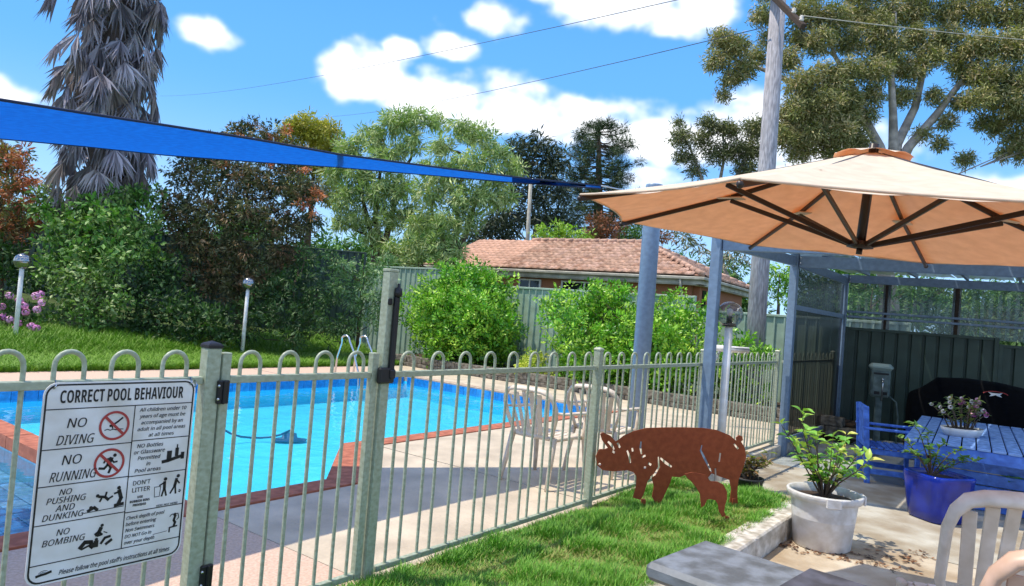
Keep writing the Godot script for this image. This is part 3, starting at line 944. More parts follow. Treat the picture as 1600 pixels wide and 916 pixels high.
# ---------- the brick house beyond the fence
func house() -> void:
	var C := Vector3(6.44, 3.24, -24.00)
	var u1 := Vector3(-0.85, 0, -0.53)
	var u2 := Vector3(0.53, 0, -0.85)
	var ye := C.y
	C.y = 0
	var h := thing("brick_house", "single storey brick house with terracotta tiled hip roof behind bushes", "house", C)
	var U := Vector3.UP
	var L := 12.5
	var w := 3.6
	var rise := 1.5
	# walls, set in under the eaves
	var in1 := u1 * 0.5 + u2 * 0.5
	var st := sf()
	beam(st, in1 + U * (ye * 0.5 - 0.3), u1 * (L - 0.5) + u2 * 0.5 + U * (ye * 0.5 - 0.3), 0.24, ye + 0.5)
	part(h, "wall", st, mats.brick_wall)
	st = sf()
	beam(st, u1 * 0.38 + u2 * 0.64 + U * (ye * 0.5 - 0.3), u1 * 0.38 + u2 * 6.6 + U * (ye * 0.5 - 0.3), 0.24, ye + 0.5)
	part(h, "wall", st, mats.brick_wall)
	# roof deck
	var a := U * ye
	var b := u2 * w * 2 + U * ye
	var c := u1 * L + u2 * w * 2 + U * ye
	var d := u1 * L + U * ye
	var r0 := u1 * w + u2 * w + U * (ye + rise)
	var r1 := u1 * (L - w) + u2 * w + U * (ye + rise)
	st = sf()
	face(st, [a, r0, r1, d], U); face(st, [a, b, r0], U); face(st, [b, c, r1, r0], U); face(st, [c, d, r1], U)
	face(st, [a - U * 0.02, b - U * 0.02, c - U * 0.02, d - U * 0.02], -U)
	var roof := part(h, "roof", st, mats.roof_tile2)
	# tiles in courses
	var tm := ss()
	var prev := []
	for k in 9:
		var x := -0.17 + 0.34 * k / 8.0
		var z := 0.035 * cos(PI * (k - 2) / 3.0) if k > 0 and k < 6 else -0.01
		var row := [Vector3(x, 0.045 + z, -0.2), Vector3(x, 0.02 + z * 0.6, 0.2), Vector3(x, 0.0, -0.2)]
		if k > 0:
			face(tm, [prev[0], row[0], row[1], prev[1]], U)
			face(tm, [prev[0], row[0], row[2], prev[2]], Vector3(0, 0, -1))
		prev = row
	var tmesh := mesh_of(tm)
	var place := []
	var sl := sqrt(w * w + rise * rise)
	var rows := 11
	for face_no in 2:
		var along := u1 if face_no == 0 else u2
		var inn := u2 if face_no == 0 else u1
		var wide := 12.0 if face_no == 0 else w * 2
		var up := (inn * w + U * rise) / sl
		var nrm := along.cross(up).normalized()
		if nrm.y < 0: nrm = -nrm
		for r in rows:
			var q := (r + 0.5) / rows
			var n := int(wide / 0.32)
			for k in n:
				var x := (k + 0.5) * 0.32
				if x < w * q + 0.02: continue
				if face_no == 1 and x > wide - w * q - 0.02: continue
				var bx := along if along.cross(nrm).dot(up) > 0 else -along
				place.append(Transform3D(Basis(bx, nrm, bx.cross(nrm)), along * x + U * ye + up * sl * q + nrm * 0.02))
	var tmats := [mats.roof_tile, mats.roof_tile2, mats.roof_tile3, mats.roof_tile]
	var xfs := []
	var cols := []
	for k in place.size():
		if roof.get_child_count() < 296 and place[k].origin.dot(u1) < 8.5:
			put(roof, "tile", tmesh, tmats[rng.randi() % 4], place[k])
		else:
			xfs.append(place[k])
			cols.append(lin("c89e86") * rr(0.85, 1.15))
	scatter(roof, "farther_tiles", tmesh, mats.roof_copy, xfs, cols)
	st = ss()
	var hip := func(p: Vector3, q: Vector3):
		var n := int(p.distance_to(q) / 0.4)
		for k in n:
			tube(st, [p.lerp(q, float(k) / n) + U * 0.07, p.lerp(q, (k + 1.12) / n) + U * 0.045], [0.11, 0.095], 7, true)
	hip.call(a, r0); hip.call(r0, r1); hip.call(b, r0)
	part(roof, "ridge_cap", st, mats.roof_tile3)
	# gutters and fascia
	st = sf()
	beam(st, a - U * 0.1 - u1 * 0.12 - u2 * 0.06, d - U * 0.1 - u2 * 0.06, 0.12, 0.11, 0.02)
	beam(st, a - U * 0.1 - u1 * 0.06, b - U * 0.1 - u1 * 0.06, 0.12, 0.11, 0.02)
	part(h, "gutter", st, mats.trim)
	st = sf()
	beam(st, a - U * 0.22 + u1 * 0.03 + u2 * 0.03, d - U * 0.22 + u2 * 0.03, 0.03, 0.16)
	beam(st, a - U * 0.22 + u1 * 0.03 + u2 * 0.05, b - U * 0.22 + u1 * 0.03, 0.03, 0.16)
	part(h, "fascia", st, mats.trim)
	st = sf()
	beam(st, a - U * 0.32 + u2 * 0.2 + u1 * 0.2, d - U * 0.32 + u2 * 0.2, 0.34, 0.03)
	beam(st, a - U * 0.325 + u1 * 0.2 + u2 * 0.38, b - U * 0.325 + u1 * 0.2, 0.34, 0.03)
	part(h, "soffit", st, mats.trim)
	st = ss()
	var dp := u1 * 0.75
	tube(st, [dp + U * (ye - 0.15) - u2 * 0.05, dp + U * (ye - 0.45) + u2 * 0.0, dp + U * (ye - 0.75) + u2 * 0.32, dp + u2 * 0.33 + U * 0.2], 0.055, 8)
	part(h, "downpipe", st, mats.trim)
	# windows in the long wall
	for x in [[4.6, 1.9, 0.9], [7.0, 0.95, 1.25], [9.6, 1.6, 1.1]]:
		var y: float = ye - 0.42 - x[2] * 0.5
		var q: Vector3 = u1 * x[0] + u2 * 0.36 + U * y
		st = sf()
		beam(st, q - u1 * x[1] * 0.5, q + u1 * x[1] * 0.5, 0.03, x[2])
		var wn := part(h, "window", st, mats.dark_glass)
		st = sf()
		for s in [-1, 1]:
			beam(st, q - u2 * 0.02 + u1 * (x[1] * 0.5 * s - 0.035) , q - u2 * 0.02 + u1 * (x[1] * 0.5 * s + 0.035), 0.06, x[2] + 0.06)
			beam(st, q - u2 * 0.022 - u1 * x[1] * 0.52 + U * (x[2] * 0.5 * s), q - u2 * 0.022 + u1 * x[1] * 0.52 + U * (x[2] * 0.5 * s), 0.06, 0.06)
		beam(st, q - u2 * 0.022 - u1 * 0.025, q - u2 * 0.022 + u1 * 0.025, 0.05, x[2])
		part(wn, "frame", st, mats.white_paint)
		st = sf()
		beam(st, q - u2 * 0.04 - u1 * x[1] * 0.55 - U * (x[2] * 0.5 + 0.06), q - u2 * 0.04 + u1 * x[1] * 0.55 - U * (x[2] * 0.5 + 0.06), 0.12, 0.05)
		part(wn, "sill", st, mats.trim)
	st = sf()
	beam(st, u1 * 0.24 + u2 * 0.95 + U * (ye - 1.1), u1 * 0.24 + u2 * 1.35 + U * (ye - 1.1), 0.03, 1.3)
	part(h, "window", st, mats.dark_glass)

# ---------- trees and shrubs
func trees() -> void:
	var broad := leaf_cluster("broad", 14, 0.55, 0.5, 0.25)
	var narrow := leaf_cluster("narrow", 16, 0.95, 0.17, 0.9)
	var gum := leaf_cluster("gum", 16, 0.75, 0.22, 0.8, 0.75)
	var soft := leaf_cluster("soft", 16, 0.6, 0.3, 0.5)
	var needle := leaf_cluster("needle", 22, 0.8, 0.1, 0.1, 0.5)
	var big := leaf_cluster("big", 10, 0.62, 0.55, 0.3)
	var lime := [lin("8fbe34"), lin("6fae2c"), lin("b4d250"), lin("4f8a24"), lin("3a6c1c"), lin("7fac34")]
	var mid := [lin("4a7a2c"), lin("5f8a3a"), lin("33591f"), lin("769a4a")]
	var dark := [lin("2c4a22"), lin("3c5c2c"), lin("1f3a1a"), lin("4c6a34")]
	var gumc := [lin("99995e"), lin("7c804a"), lin("b0a874"), lin("656c40"), lin("bda880")]
	# two bright bushes at the end of the pool
	tree("green_bush", "bright green leafy bush just right of the tall latch post", "bush", W(10.6, 8.4, 0.1), blob(W(10.5, 8.5, 1.2), Vector3(1.35, 1.15, 1.35), 80, 0.56), broad, lime, 130.0, 0.165, {"r": 0.05, "leaf": "gloss_leaf", "group": "bushes at the pool end"})
	tree("green_bush", "wide bright green bush behind the round grey sail post", "bush", W(10.6, 4.3, 0.1), blob(W(10.5, 4.55, 1.15), Vector3(1.15, 1.15, 1.15), 60, 0.52) + blob(W(10.5, 3.2, 1.05), Vector3(1.0, 1.1, 1.0), 34, 0.48), broad, lime, 130.0, 0.155, {"r": 0.05, "leaf": "gloss_leaf", "group": "bushes at the pool end"})
	tree("low_shrub", "small yellow green shrub between the two bright bushes", "shrub", W(9.9, 5.9, 0.1), blob(W(9.9, 5.95, 0.4), Vector3(0.5, 0.3, 0.6), 14, 0.22), broad, [lin("b4bd3c"), lin("8fae30"), lin("c8c850")], 180.0, 0.11, {"r": 0.02})
	tree("green_bush", "bright green bush left of the tall slate blue pergola post", "bush", W(10.7, 1.5, 0.1), blob(W(10.6, 1.7, 0.75), Vector3(0.6, 0.75, 0.7), 20, 0.36), broad, lime, 110.0, 0.16, {"r": 0.04, "leaf": "gloss_leaf", "group": "bushes at the pool end"})
	# the left bank
	tree("bottlebrush_tree", "red tipped bottlebrush tree at the left picture edge", "tree", Vector3(-12.57, -0.04, -17.50), [[Vector3(-13.57, 3.56, -17.50), 0.88], [Vector3(-12.71, 4.03, -17.30), 0.57], [Vector3(-12.18, 3.52, -17.20), 0.53], [Vector3(-12.89, 2.95, -17.40), 0.76], [Vector3(-12.18, 2.64, -17.20), 0.63], [Vector3(-12.86, 2.00, -17.40), 0.73], [Vector3(-12.61, 4.46, -17.60), 0.32], [Vector3(-13.03, 4.46, -17.40), 0.41]], soft, [lin("66743a"), lin("847a44"), lin("4a5a2c"), lin("b0603a"), lin("9a5836")], 200.0, 0.19, {"r": 0.1})
	tree("leafy_shrub", "leafy green shrub tangle below the palm skirt", "shrub", Vector3(-10.16, -0.07, -17.20), [[Vector3(-11.22, 3.27, -17.00), 0.46], [Vector3(-10.10, 3.03, -16.60), 0.51], [Vector3(-9.41, 3.33, -16.80), 0.49], [Vector3(-8.99, 3.52, -17.00), 0.46], [Vector3(-10.40, 2.71, -16.40), 0.60], [Vector3(-9.47, 2.76, -16.20), 0.65], [Vector3(-8.89, 2.77, -16.50), 0.60], [Vector3(-10.50, 2.01, -16.20), 0.53], [Vector3(-9.64, 1.99, -16.00), 0.58], [Vector3(-8.92, 2.05, -16.00), 0.61], [Vector3(-8.47, 2.12, -16.40), 0.45], [Vector3(-11.22, 3.00, -16.80), 0.34]], big, mid + [lin("8aa05c")], 170.0, 0.19, {"r": 0.07})
	tree("leafy_shrub", "pale flecked shrub beside the left globe lamp", "shrub", Vector3(-9.33, -0.18, -15.60), [[Vector3(-9.87, 1.50, -15.40), 0.48], [Vector3(-9.23, 1.34, -15.30), 0.50], [Vector3(-8.81, 1.45, -15.40), 0.42], [Vector3(-9.47, 0.90, -15.20), 0.50], [Vector3(-8.91, 0.81, -15.20), 0.47], [Vector3(-8.50, 1.05, -15.30), 0.39], [Vector3(-9.09, 0.45, -15.10), 0.41], [Vector3(-9.92, 0.52, -15.30), 0.36]], big, [lin("5c8034"), lin("76984a"), lin("3a5a24"), lin("9aa870")], 190.0, 0.15, {"r": 0.05})
	tree("leafy_shrub", "dark green shrub mass left of the middle globe lamp", "shrub", Vector3(-7.65, -0.02, -16.20), [[Vector3(-8.41, 1.36, -16.00), 0.52], [Vector3(-8.06, 1.70, -16.40), 0.57], [Vector3(-8.31, 0.64, -15.80), 0.49], [Vector3(-7.75, 0.83, -15.80), 0.55], [Vector3(-7.29, 1.01, -16.00), 0.52], [Vector3(-6.71, 0.77, -15.90), 0.49], [Vector3(-7.19, 0.38, -15.60), 0.34], [Vector3(-7.77, 0.29, -15.50), 0.28], [Vector3(-6.35, 0.44, -15.80), 0.37], [Vector3(-11.01, 1.31, -16.40), 0.45], [Vector3(-11.76, 1.41, -16.60), 0.45], [Vector3(-12.10, 1.86, -16.80), 0.46]], big, dark, 180.0, 0.17, {"r": 0.06})
	tree("reddish_tree", "big dark shrubby tree with reddish brown tips behind the sail", "tree", Vector3(-6.74, 0.11, -17.60), [[Vector3(-7.91, 4.97, -17.80), 0.58], [Vector3(-7.20, 5.24, -17.80), 0.55], [Vector3(-6.39, 5.21, -17.60), 0.58], [Vector3(-5.76, 4.83, -17.50), 0.54], [Vector3(-8.20, 4.31, -17.50), 0.64], [Vector3(-7.26, 4.17, -17.20), 0.72], [Vector3(-6.41, 4.32, -17.20), 0.72], [Vector3(-5.60, 4.07, -17.20), 0.63], [Vector3(-5.18, 3.98, -17.40), 0.41], [Vector3(-8.27, 3.47, -17.30), 0.63], [Vector3(-7.33, 3.27, -17.00), 0.71], [Vector3(-6.48, 3.34, -17.00), 0.74], [Vector3(-5.70, 3.24, -17.00), 0.65], [Vector3(-5.21, 3.23, -17.20), 0.47], [Vector3(-7.90, 2.54, -17.20), 0.66], [Vector3(-7.02, 2.36, -17.00), 0.71], [Vector3(-6.16, 2.35, -17.00), 0.71], [Vector3(-5.53, 2.42, -17.20), 0.53], [Vector3(-7.51, 1.71, -17.20), 0.63], [Vector3(-6.64, 1.61, -17.00), 0.68], [Vector3(-5.95, 1.75, -17.00), 0.56], [Vector3(-6.99, 5.62, -17.80), 0.26], [Vector3(-8.26, 2.98, -17.20), 0.47]], soft, [lin("4c5632"), lin("5e5e3c"), lin("3a4426"), lin("6a6040"), lin("7c5c42")], 240.0, 0.19, {"r": 0.1, "limb": 0.4})
	tree("dark_conifer", "dark green dense shrub between middle lamp and latch post", "shrub", Vector3(-5.06, 0.20, -16.80), [[Vector3(-5.98, 1.12, -16.60), 0.51], [Vector3(-5.57, 1.61, -16.60), 0.51], [Vector3(-5.07, 1.95, -16.60), 0.45], [Vector3(-4.89, 1.36, -16.40), 0.57], [Vector3(-5.37, 0.87, -16.20), 0.53], [Vector3(-4.50, 0.94, -16.20), 0.53], [Vector3(-4.36, 1.55, -16.60), 0.45], [Vector3(-4.91, 0.55, -16.00), 0.38], [Vector3(-4.04, 0.76, -16.20), 0.38], [Vector3(-4.95, 2.43, -16.80), 0.40], [Vector3(-6.09, 0.59, -16.20), 0.38]], soft, dark, 190.0, 0.17, {"r": 0.06})
	tree("leafy_shrub", "soft grey green shrub left of the tall latch post", "shrub", Vector3(-3.81, 0.48, -18.00), [[Vector3(-4.46, 2.24, -18.00), 0.43], [Vector3(-3.91, 2.11, -17.80), 0.45], [Vector3(-3.46, 2.15, -18.00), 0.43], [Vector3(-4.15, 1.68, -17.60), 0.45], [Vector3(-3.58, 1.56, -17.60), 0.48], [Vector3(-3.21, 1.51, -17.80), 0.39], [Vector3(-3.82, 1.11, -17.40), 0.41], [Vector3(-3.25, 1.03, -17.40), 0.38], [Vector3(-4.78, 2.56, -18.20), 0.30], [Vector3(-3.40, 2.51, -18.40), 0.33], [Vector3(-3.90, 0.74, -17.20), 0.28]], soft, [lin("5c8048"), lin("7a9a62"), lin("46683a"), lin("8fa878")], 130.0, 0.18, {"r": 0.05})
	tree("yellow_tree", "yellow green rounded treetop rising behind the blue sail", "tree", Vector3(-8.79, 2.62, -30.00), [[Vector3(-9.65, 8.13, -29.00), 0.69], [Vector3(-8.88, 8.46, -29.00), 0.74], [Vector3(-8.33, 8.24, -29.00), 0.74], [Vector3(-9.28, 8.49, -29.00), 0.58], [Vector3(-8.41, 8.30, -30.00), 0.65], [Vector3(-10.33, 7.67, -30.00), 0.55], [Vector3(-8.96, 7.70, -30.00), 0.76], [Vector3(-7.99, 7.64, -30.00), 0.60], [Vector3(-9.61, 7.23, -30.00), 0.71], [Vector3(-8.49, 6.99, -30.00), 0.76], [Vector3(-9.37, 6.15, -30.00), 0.82], [Vector3(-7.99, 5.98, -30.00), 0.71]], soft, [lin("b4ac40"), lin("a09c38"), lin("c4b84c"), lin("8c8c34")], 170.0, 0.26, {"r": 0.16})
	# two pepper trees, loose and hanging
	tree("pepper_tree", "airy pale green weeping tree with dark trunks left of the roof", "tree", Vector3(-5.03, 2.20, -26.00), [[Vector3(-6.46, 6.98, -26.00), 0.54], [Vector3(-5.68, 7.52, -26.00), 0.61], [Vector3(-4.86, 8.13, -25.80), 0.59], [Vector3(-4.16, 8.31, -25.80), 0.49], [Vector3(-3.36, 8.31, -26.00), 0.43], [Vector3(-5.99, 6.14, -25.80), 0.66], [Vector3(-4.95, 6.77, -25.60), 0.65], [Vector3(-4.20, 7.35, -25.80), 0.49], [Vector3(-6.26, 5.17, -25.80), 0.59], [Vector3(-5.19, 5.46, -25.60), 0.65], [Vector3(-4.39, 5.76, -25.60), 0.58], [Vector3(-5.84, 4.37, -25.80), 0.54], [Vector3(-4.64, 4.56, -25.60), 0.54], [Vector3(-4.08, 4.84, -25.60), 0.42], [Vector3(-6.86, 6.11, -26.00), 0.43], [Vector3(-6.59, 4.34, -26.00), 0.38], [Vector3(-5.20, 3.83, -25.80), 0.42]], narrow, [lin("98b064"), lin("b4c080"), lin("789250"), lin("c8cc94")], 200.0, 0.27, {"r": 0.2, "fork": 0.35, "limb": 0.5, "leaders": [Vector3(-6.06, 6.41, -26.00), Vector3(-5.19, 7.44, -26.00), Vector3(-4.03, 7.77, -26.00)], "group": "weeping pepper trees"})
	tree("pepper_tree", "broader pale green weeping tree reaching over the roof's left end", "tree", Vector3(-2.18, 2.28, -25.00), [[Vector3(-2.92, 7.15, -25.00), 0.48], [Vector3(-2.17, 7.79, -25.00), 0.52], [Vector3(-1.47, 7.61, -25.00), 0.52], [Vector3(-0.74, 7.09, -25.00), 0.45], [Vector3(-2.60, 6.21, -24.80), 0.59], [Vector3(-1.71, 6.59, -24.60), 0.63], [Vector3(-0.90, 6.24, -24.80), 0.52], [Vector3(-0.24, 6.56, -25.00), 0.36], [Vector3(-3.22, 5.48, -24.80), 0.59], [Vector3(-2.17, 5.30, -24.60), 0.63], [Vector3(-1.28, 5.49, -24.60), 0.56], [Vector3(-0.61, 5.46, -24.80), 0.41], [Vector3(-3.36, 4.44, -24.80), 0.52], [Vector3(-2.41, 4.36, -24.40), 0.58], [Vector3(-1.66, 4.55, -24.60), 0.45], [Vector3(-2.79, 3.54, -24.40), 0.47], [Vector3(-3.49, 3.62, -24.60), 0.36], [Vector3(-3.44, 6.42, -25.00), 0.41], [Vector3(-3.67, 3.04, -24.60), 0.40], [Vector3(-4.29, 3.35, -24.80), 0.36], [Vector3(-2.50, 2.99, -24.20), 0.35], [Vector3(-1.98, 3.37, -24.20), 0.29]], narrow, [lin("98b064"), lin("b4c080"), lin("789250"), lin("c8cc94")], 200.0, 0.27, {"r": 0.2, "fork": 0.35, "limb": 0.5, "leaders": [Vector3(-3.38, 5.73, -25.00), Vector3(-2.22, 6.97, -25.00), Vector3(-1.06, 6.84, -25.00)], "group": "weeping pepper trees"})
	# dark trees behind the house
	tree("dark_gum", "dark airy gum tree behind the roof, left of the pine", "tree", Vector3(1.66, 3.42, -42.00), [[Vector3(-0.11, 11.18, -42.00), 0.99], [Vector3(1.01, 11.55, -42.00), 0.99], [Vector3(2.02, 10.97, -42.00), 0.76], [Vector3(0.17, 10.05, -42.00), 0.92], [Vector3(1.53, 9.96, -42.00), 0.99], [Vector3(-0.29, 8.66, -42.00), 0.84], [Vector3(1.06, 8.57, -42.00), 0.99], [Vector3(2.38, 8.87, -42.00), 0.84], [Vector3(0.21, 7.15, -42.00), 0.92], [Vector3(1.56, 7.07, -42.00), 0.99], [Vector3(-0.92, 6.87, -42.00), 0.99], [Vector3(-1.65, 6.42, -42.00), 0.84], [Vector3(-0.64, 5.74, -42.00), 0.92], [Vector3(2.69, 7.35, -42.00), 0.84], [Vector3(-2.37, 5.79, -42.00), 0.76]], gum, [lin("4a5640"), lin("3a4634"), lin("5c6650"), lin("2e3a2a")], 36.0, 0.55, {"r": 0.22, "bark": "gum_bark", "fork": 0.5})
	pine()
	tree("lime_shrub", "rounded lime green tree peeking over the roof ridge", "tree", Vector3(2.35, 3.10, -33.00), [[Vector3(1.22, 5.18, -33.00), 0.54], [Vector3(1.86, 5.47, -33.00), 0.54], [Vector3(2.48, 5.34, -33.00), 0.54], [Vector3(3.15, 5.21, -33.00), 0.48], [Vector3(2.20, 5.02, -33.00), 0.60], [Vector3(1.46, 4.84, -33.00), 0.54], [Vector3(2.96, 4.90, -33.00), 0.54]], soft, [lin("8fb43c"), lin("a4c44c"), lin("6f9a2c")], 70.0, 0.3, {"r": 0.1})
	tree("rusty_tree", "rust brown tree behind the roof beside umbrella tip", "tree", Vector3(4.58, 3.32, -34.00), [[Vector3(3.89, 6.22, -34.00), 0.56], [Vector3(4.68, 6.07, -34.00), 0.62], [Vector3(4.26, 5.53, -34.00), 0.62], [Vector3(3.64, 5.42, -34.00), 0.43], [Vector3(7.20, 5.65, -34.00), 0.43], [Vector3(6.57, 5.72, -34.00), 0.43]], soft, [lin("7c5034"), lin("945c3c"), lin("5c4a2c")], 60.0, 0.32, {"r": 0.1})
	tree("green_tree", "mid green treetop over the roof below umbrella edge", "tree", Vector3(5.99, 3.47, -35.00), [[Vector3(5.64, 5.94, -35.00), 0.57], [Vector3(6.09, 6.37, -35.00), 0.57], [Vector3(5.35, 5.60, -35.00), 0.51], [Vector3(6.40, 5.69, -35.00), 0.51]], soft, mid, 60.0, 0.3, {"r": 0.1})
	tree("bare_gum", "pale thin gum tree seen between the two blue posts", "tree", Vector3(14.13, 4.60, -46.00), [[Vector3(11.22, 7.10, -46.00), 0.75], [Vector3(10.54, 7.68, -46.00), 0.75], [Vector3(11.88, 6.61, -46.00), 0.59], [Vector3(14.01, 6.27, -46.00), 0.67], [Vector3(14.59, 6.95, -46.00), 0.75], [Vector3(15.07, 6.15, -46.00), 0.59], [Vector3(13.51, 7.41, -46.00), 0.59]], gum, [lin("8a8a70"), lin("6c7058"), lin("a09a84")], 12.0, 0.55, {"r": 0.16, "bark": "gum_bark"})
	tree("green_tree", "bright green tree glimpsed beside the utility pole under the beam", "tree", Vector3(9.89, 1.51, -26.00), [[Vector3(9.61, 3.86, -26.00), 0.38], [Vector3(9.78, 3.40, -26.00), 0.38], [Vector3(9.54, 3.09, -26.00), 0.33], [Vector3(9.96, 2.89, -26.00), 0.38], [Vector3(10.14, 3.66, -26.00), 0.47]], soft, lime, 70.0, 0.24, {"r": 0.08})
	# greenery behind the rear screens
	tree("leafy_shrub", "green shrubs blurred behind the clear rear screen's left pane", "shrub", Vector3(9.43, 0.99, -19.00), [[Vector3(9.23, 2.62, -19.00), 0.41], [Vector3(9.00, 2.17, -19.00), 0.35], [Vector3(9.53, 2.04, -19.00), 0.41], [Vector3(10.62, 2.84, -20.00), 0.36], [Vector3(11.25, 2.98, -20.00), 0.40]], soft, mid, 60.0, 0.26, {"r": 0.06})
	tree("leafy_shrub", "dark green hedge blurred behind the rear screen's right panes", "shrub", Vector3(11.54, 0.98, -17.00), [[Vector3(10.69, 2.15, -17.00), 0.40], [Vector3(11.16, 2.04, -17.00), 0.40], [Vector3(11.77, 2.24, -17.00), 0.46], [Vector3(12.31, 2.21, -17.00), 0.46], [Vector3(12.68, 2.62, -17.00), 0.62], [Vector3(10.39, 1.90, -17.00), 0.34], [Vector3(11.67, 1.78, -16.60), 0.39], [Vector3(12.13, 1.67, -16.60), 0.45], [Vector3(11.22, 1.67, -16.60), 0.33]], soft, dark, 80.0, 0.24, {"r": 0.06})
	# the tall gum on the right
	var gb := Vector3(18.25, 3.18, -34.00)
	tree("tall_gum", "tall grey barked gum tree towering behind the umbrella", "tree", gb, [[Vector3(9.28, 15.61, -34.00), 0.65], [Vector3(9.93, 15.19, -34.00), 0.74], [Vector3(9.05, 14.49, -34.00), 0.59], [Vector3(10.32, 14.12, -34.00), 0.65], [Vector3(9.74, 13.60, -34.00), 0.49], [Vector3(9.48, 12.79, -34.00), 0.34], [Vector3(11.39, 17.32, -35.00), 0.60], [Vector3(11.96, 16.22, -35.00), 0.67], [Vector3(11.22, 15.19, -35.00), 0.57],
		[Vector3(13.24, 17.20, -34.00), 0.90], [Vector3(14.51, 16.99, -34.00), 0.90], [Vector3(13.76, 15.62, -33.50), 0.79], [Vector3(15.52, 15.96, -34.00), 0.83], [Vector3(13.21, 16.13, -34.50), 0.66], [Vector3(12.78, 13.36, -33.00), 0.78], [Vector3(13.97, 13.76, -33.00), 0.81], [Vector3(15.16, 14.16, -33.00), 0.72], [Vector3(12.72, 12.13, -33.00), 0.78], [Vector3(13.89, 12.26, -32.60), 0.86], [Vector3(15.11, 12.63, -33.00), 0.72], [Vector3(13.40, 10.96, -33.00), 0.81], [Vector3(14.66, 11.17, -32.80), 0.78], [Vector3(12.36, 10.73, -33.00), 0.63], [Vector3(16.21, 17.71, -35.00), 0.86], [Vector3(17.65, 17.99, -35.00), 0.92], [Vector3(17.09, 15.93, -34.00), 0.90], [Vector3(18.90, 16.59, -34.50), 0.85], [Vector3(16.46, 14.44, -33.50), 0.82], [Vector3(17.78, 15.04, -34.00), 0.74], [Vector3(18.58, 14.79, -34.00), 0.68], [Vector3(16.63, 13.37, -34.00), 0.65], [Vector3(19.09, 18.11, -35.00), 0.92], [Vector3(20.70, 18.24, -35.00), 0.92], [Vector3(21.99, 18.13, -34.50), 0.91], [Vector3(23.24, 17.86, -34.00), 0.90], [Vector3(20.48, 16.72, -34.50), 0.85], [Vector3(21.45, 16.09, -33.50), 0.88], [Vector3(22.65, 15.85, -33.00), 0.96], [Vector3(21.80, 14.62, -33.20), 0.88], [Vector3(23.05, 14.34, -33.00), 0.87], [Vector3(21.23, 14.84, -34.00), 0.65], [Vector3(21.29, 13.28, -33.00), 0.72], [Vector3(22.66, 13.24, -33.00), 0.78], [Vector3(21.01, 13.41, -34.00), 0.49], [Vector3(23.89, 16.60, -33.50), 0.97], [Vector3(19.75, 13.62, -34.00), 0.49],
		[Vector3(16.43, 19.20, -35.00), 1.11], [Vector3(19.00, 19.57, -35.00), 1.11], [Vector3(21.57, 19.78, -35.00), 1.11], [Vector3(23.46, 19.30, -34.00), 1.08], [Vector3(13.85, 19.15, -35.00), 1.02], [Vector3(11.61, 18.81, -35.00), 0.86], [Vector3(22.96, 12.30, -34.00), 0.56], [Vector3(23.92, 11.91, -34.00), 0.65], [Vector3(23.35, 11.08, -34.00), 0.43], [Vector3(19.25, 11.69, -34.00), 0.40], [Vector3(20.21, 11.30, -34.00), 0.40], [Vector3(21.50, 10.62, -34.00), 0.43], [Vector3(12.76, 11.63, -33.40), 0.85], [Vector3(13.89, 11.82, -33.20), 0.85], [Vector3(15.10, 11.92, -33.20), 0.78], [Vector3(13.16, 10.27, -33.40), 0.73], [Vector3(14.59, 10.44, -33.20), 0.72], [Vector3(15.87, 11.11, -33.40), 0.61], [Vector3(13.51, 12.87, -33.20), 0.72], [Vector3(14.70, 13.27, -33.20), 0.72], [Vector3(20.87, 15.61, -34.00), 0.74], [Vector3(22.13, 13.94, -33.40), 0.79], [Vector3(23.58, 12.82, -33.40), 0.79], [Vector3(24.14, 11.21, -33.60), 0.79], [Vector3(22.18, 12.50, -33.80), 0.55], [Vector3(20.45, 12.42, -34.00), 0.49], [Vector3(16.39, 12.40, -34.00), 0.62], [Vector3(18.40, 13.63, -34.40), 0.63], [Vector3(12.47, 14.77, -34.00), 0.68], [Vector3(16.07, 10.35, -33.40), 0.55], [Vector3(16.71, 16.85, -34.00), 0.80], [Vector3(19.31, 15.48, -34.00), 0.74]], gum, gumc, 240.0, 0.28, {"r": 0.38, "bark": "gum_bark", "fork": 0.9, "limb": 0.4, "limb_r": 0.35, "leaders": [Vector3(17.61, 17.56, -34.00), Vector3(22.68, 16.70, -34.00), Vector3(14.24, 16.33, -34.00), Vector3(20.70, 18.24, -35.00), Vector3(9.80, 14.89, -34.50)]})
	tree("small_gum", "slender dark gum clumps left of the utility pole", "tree", Vector3(10.77, 2.93, -37.00), [[Vector3(8.28, 11.39, -37.00), 0.64], [Vector3(8.53, 10.39, -37.00), 0.57], [Vector3(8.05, 12.23, -37.00), 0.27], [Vector3(9.75, 12.20, -37.00), 0.64], [Vector3(9.48, 11.32, -37.00), 0.57], [Vector3(10.79, 11.94, -37.00), 0.64], [Vector3(11.20, 10.95, -37.00), 0.67], [Vector3(10.20, 10.69, -37.00), 0.67], [Vector3(12.13, 12.22, -37.00), 0.74], [Vector3(12.05, 11.01, -37.00), 0.74], [Vector3(11.78, 9.97, -37.00), 0.64], [Vector3(9.08, 9.75, -37.00), 0.47]], gum, [lin("7c8458"), lin("666f46"), lin("96926a"), lin("525a3c")], 200.0, 0.28, {"r": 0.2, "limb": 0.5, "leaders": [Vector3(8.37, 11.57, -37.00), Vector3(10.42, 12.42, -37.00), Vector3(12.13, 12.22, -37.00)], "bark": "gum_bark"})
	# far belt that closes the view
	for k in 9:
		var p := V(-42 + k * 11.5, 0, 58 + 6 * sin(k * 1.7))
		tree("far_tree", ["far green tree closing the view behind the left shrubs", "far green tree behind the palm trunk", "far green tree behind the reddish shrubby tree", "far green tree behind the weeping trees", "far tree behind the brick house's left half", "far tree behind the brick house's ridge", "far tree behind the house's hipped end", "far tree behind the utility pole", "far tree behind the right pergola screen"][k], "tree", p, blob(p + Vector3(0, 4.0, 0), Vector3(7.0, 3.4, 4.0), 34, 1.8), soft, mid, 11.0, 0.7, {"r": 0.35, "group": "far trees"})
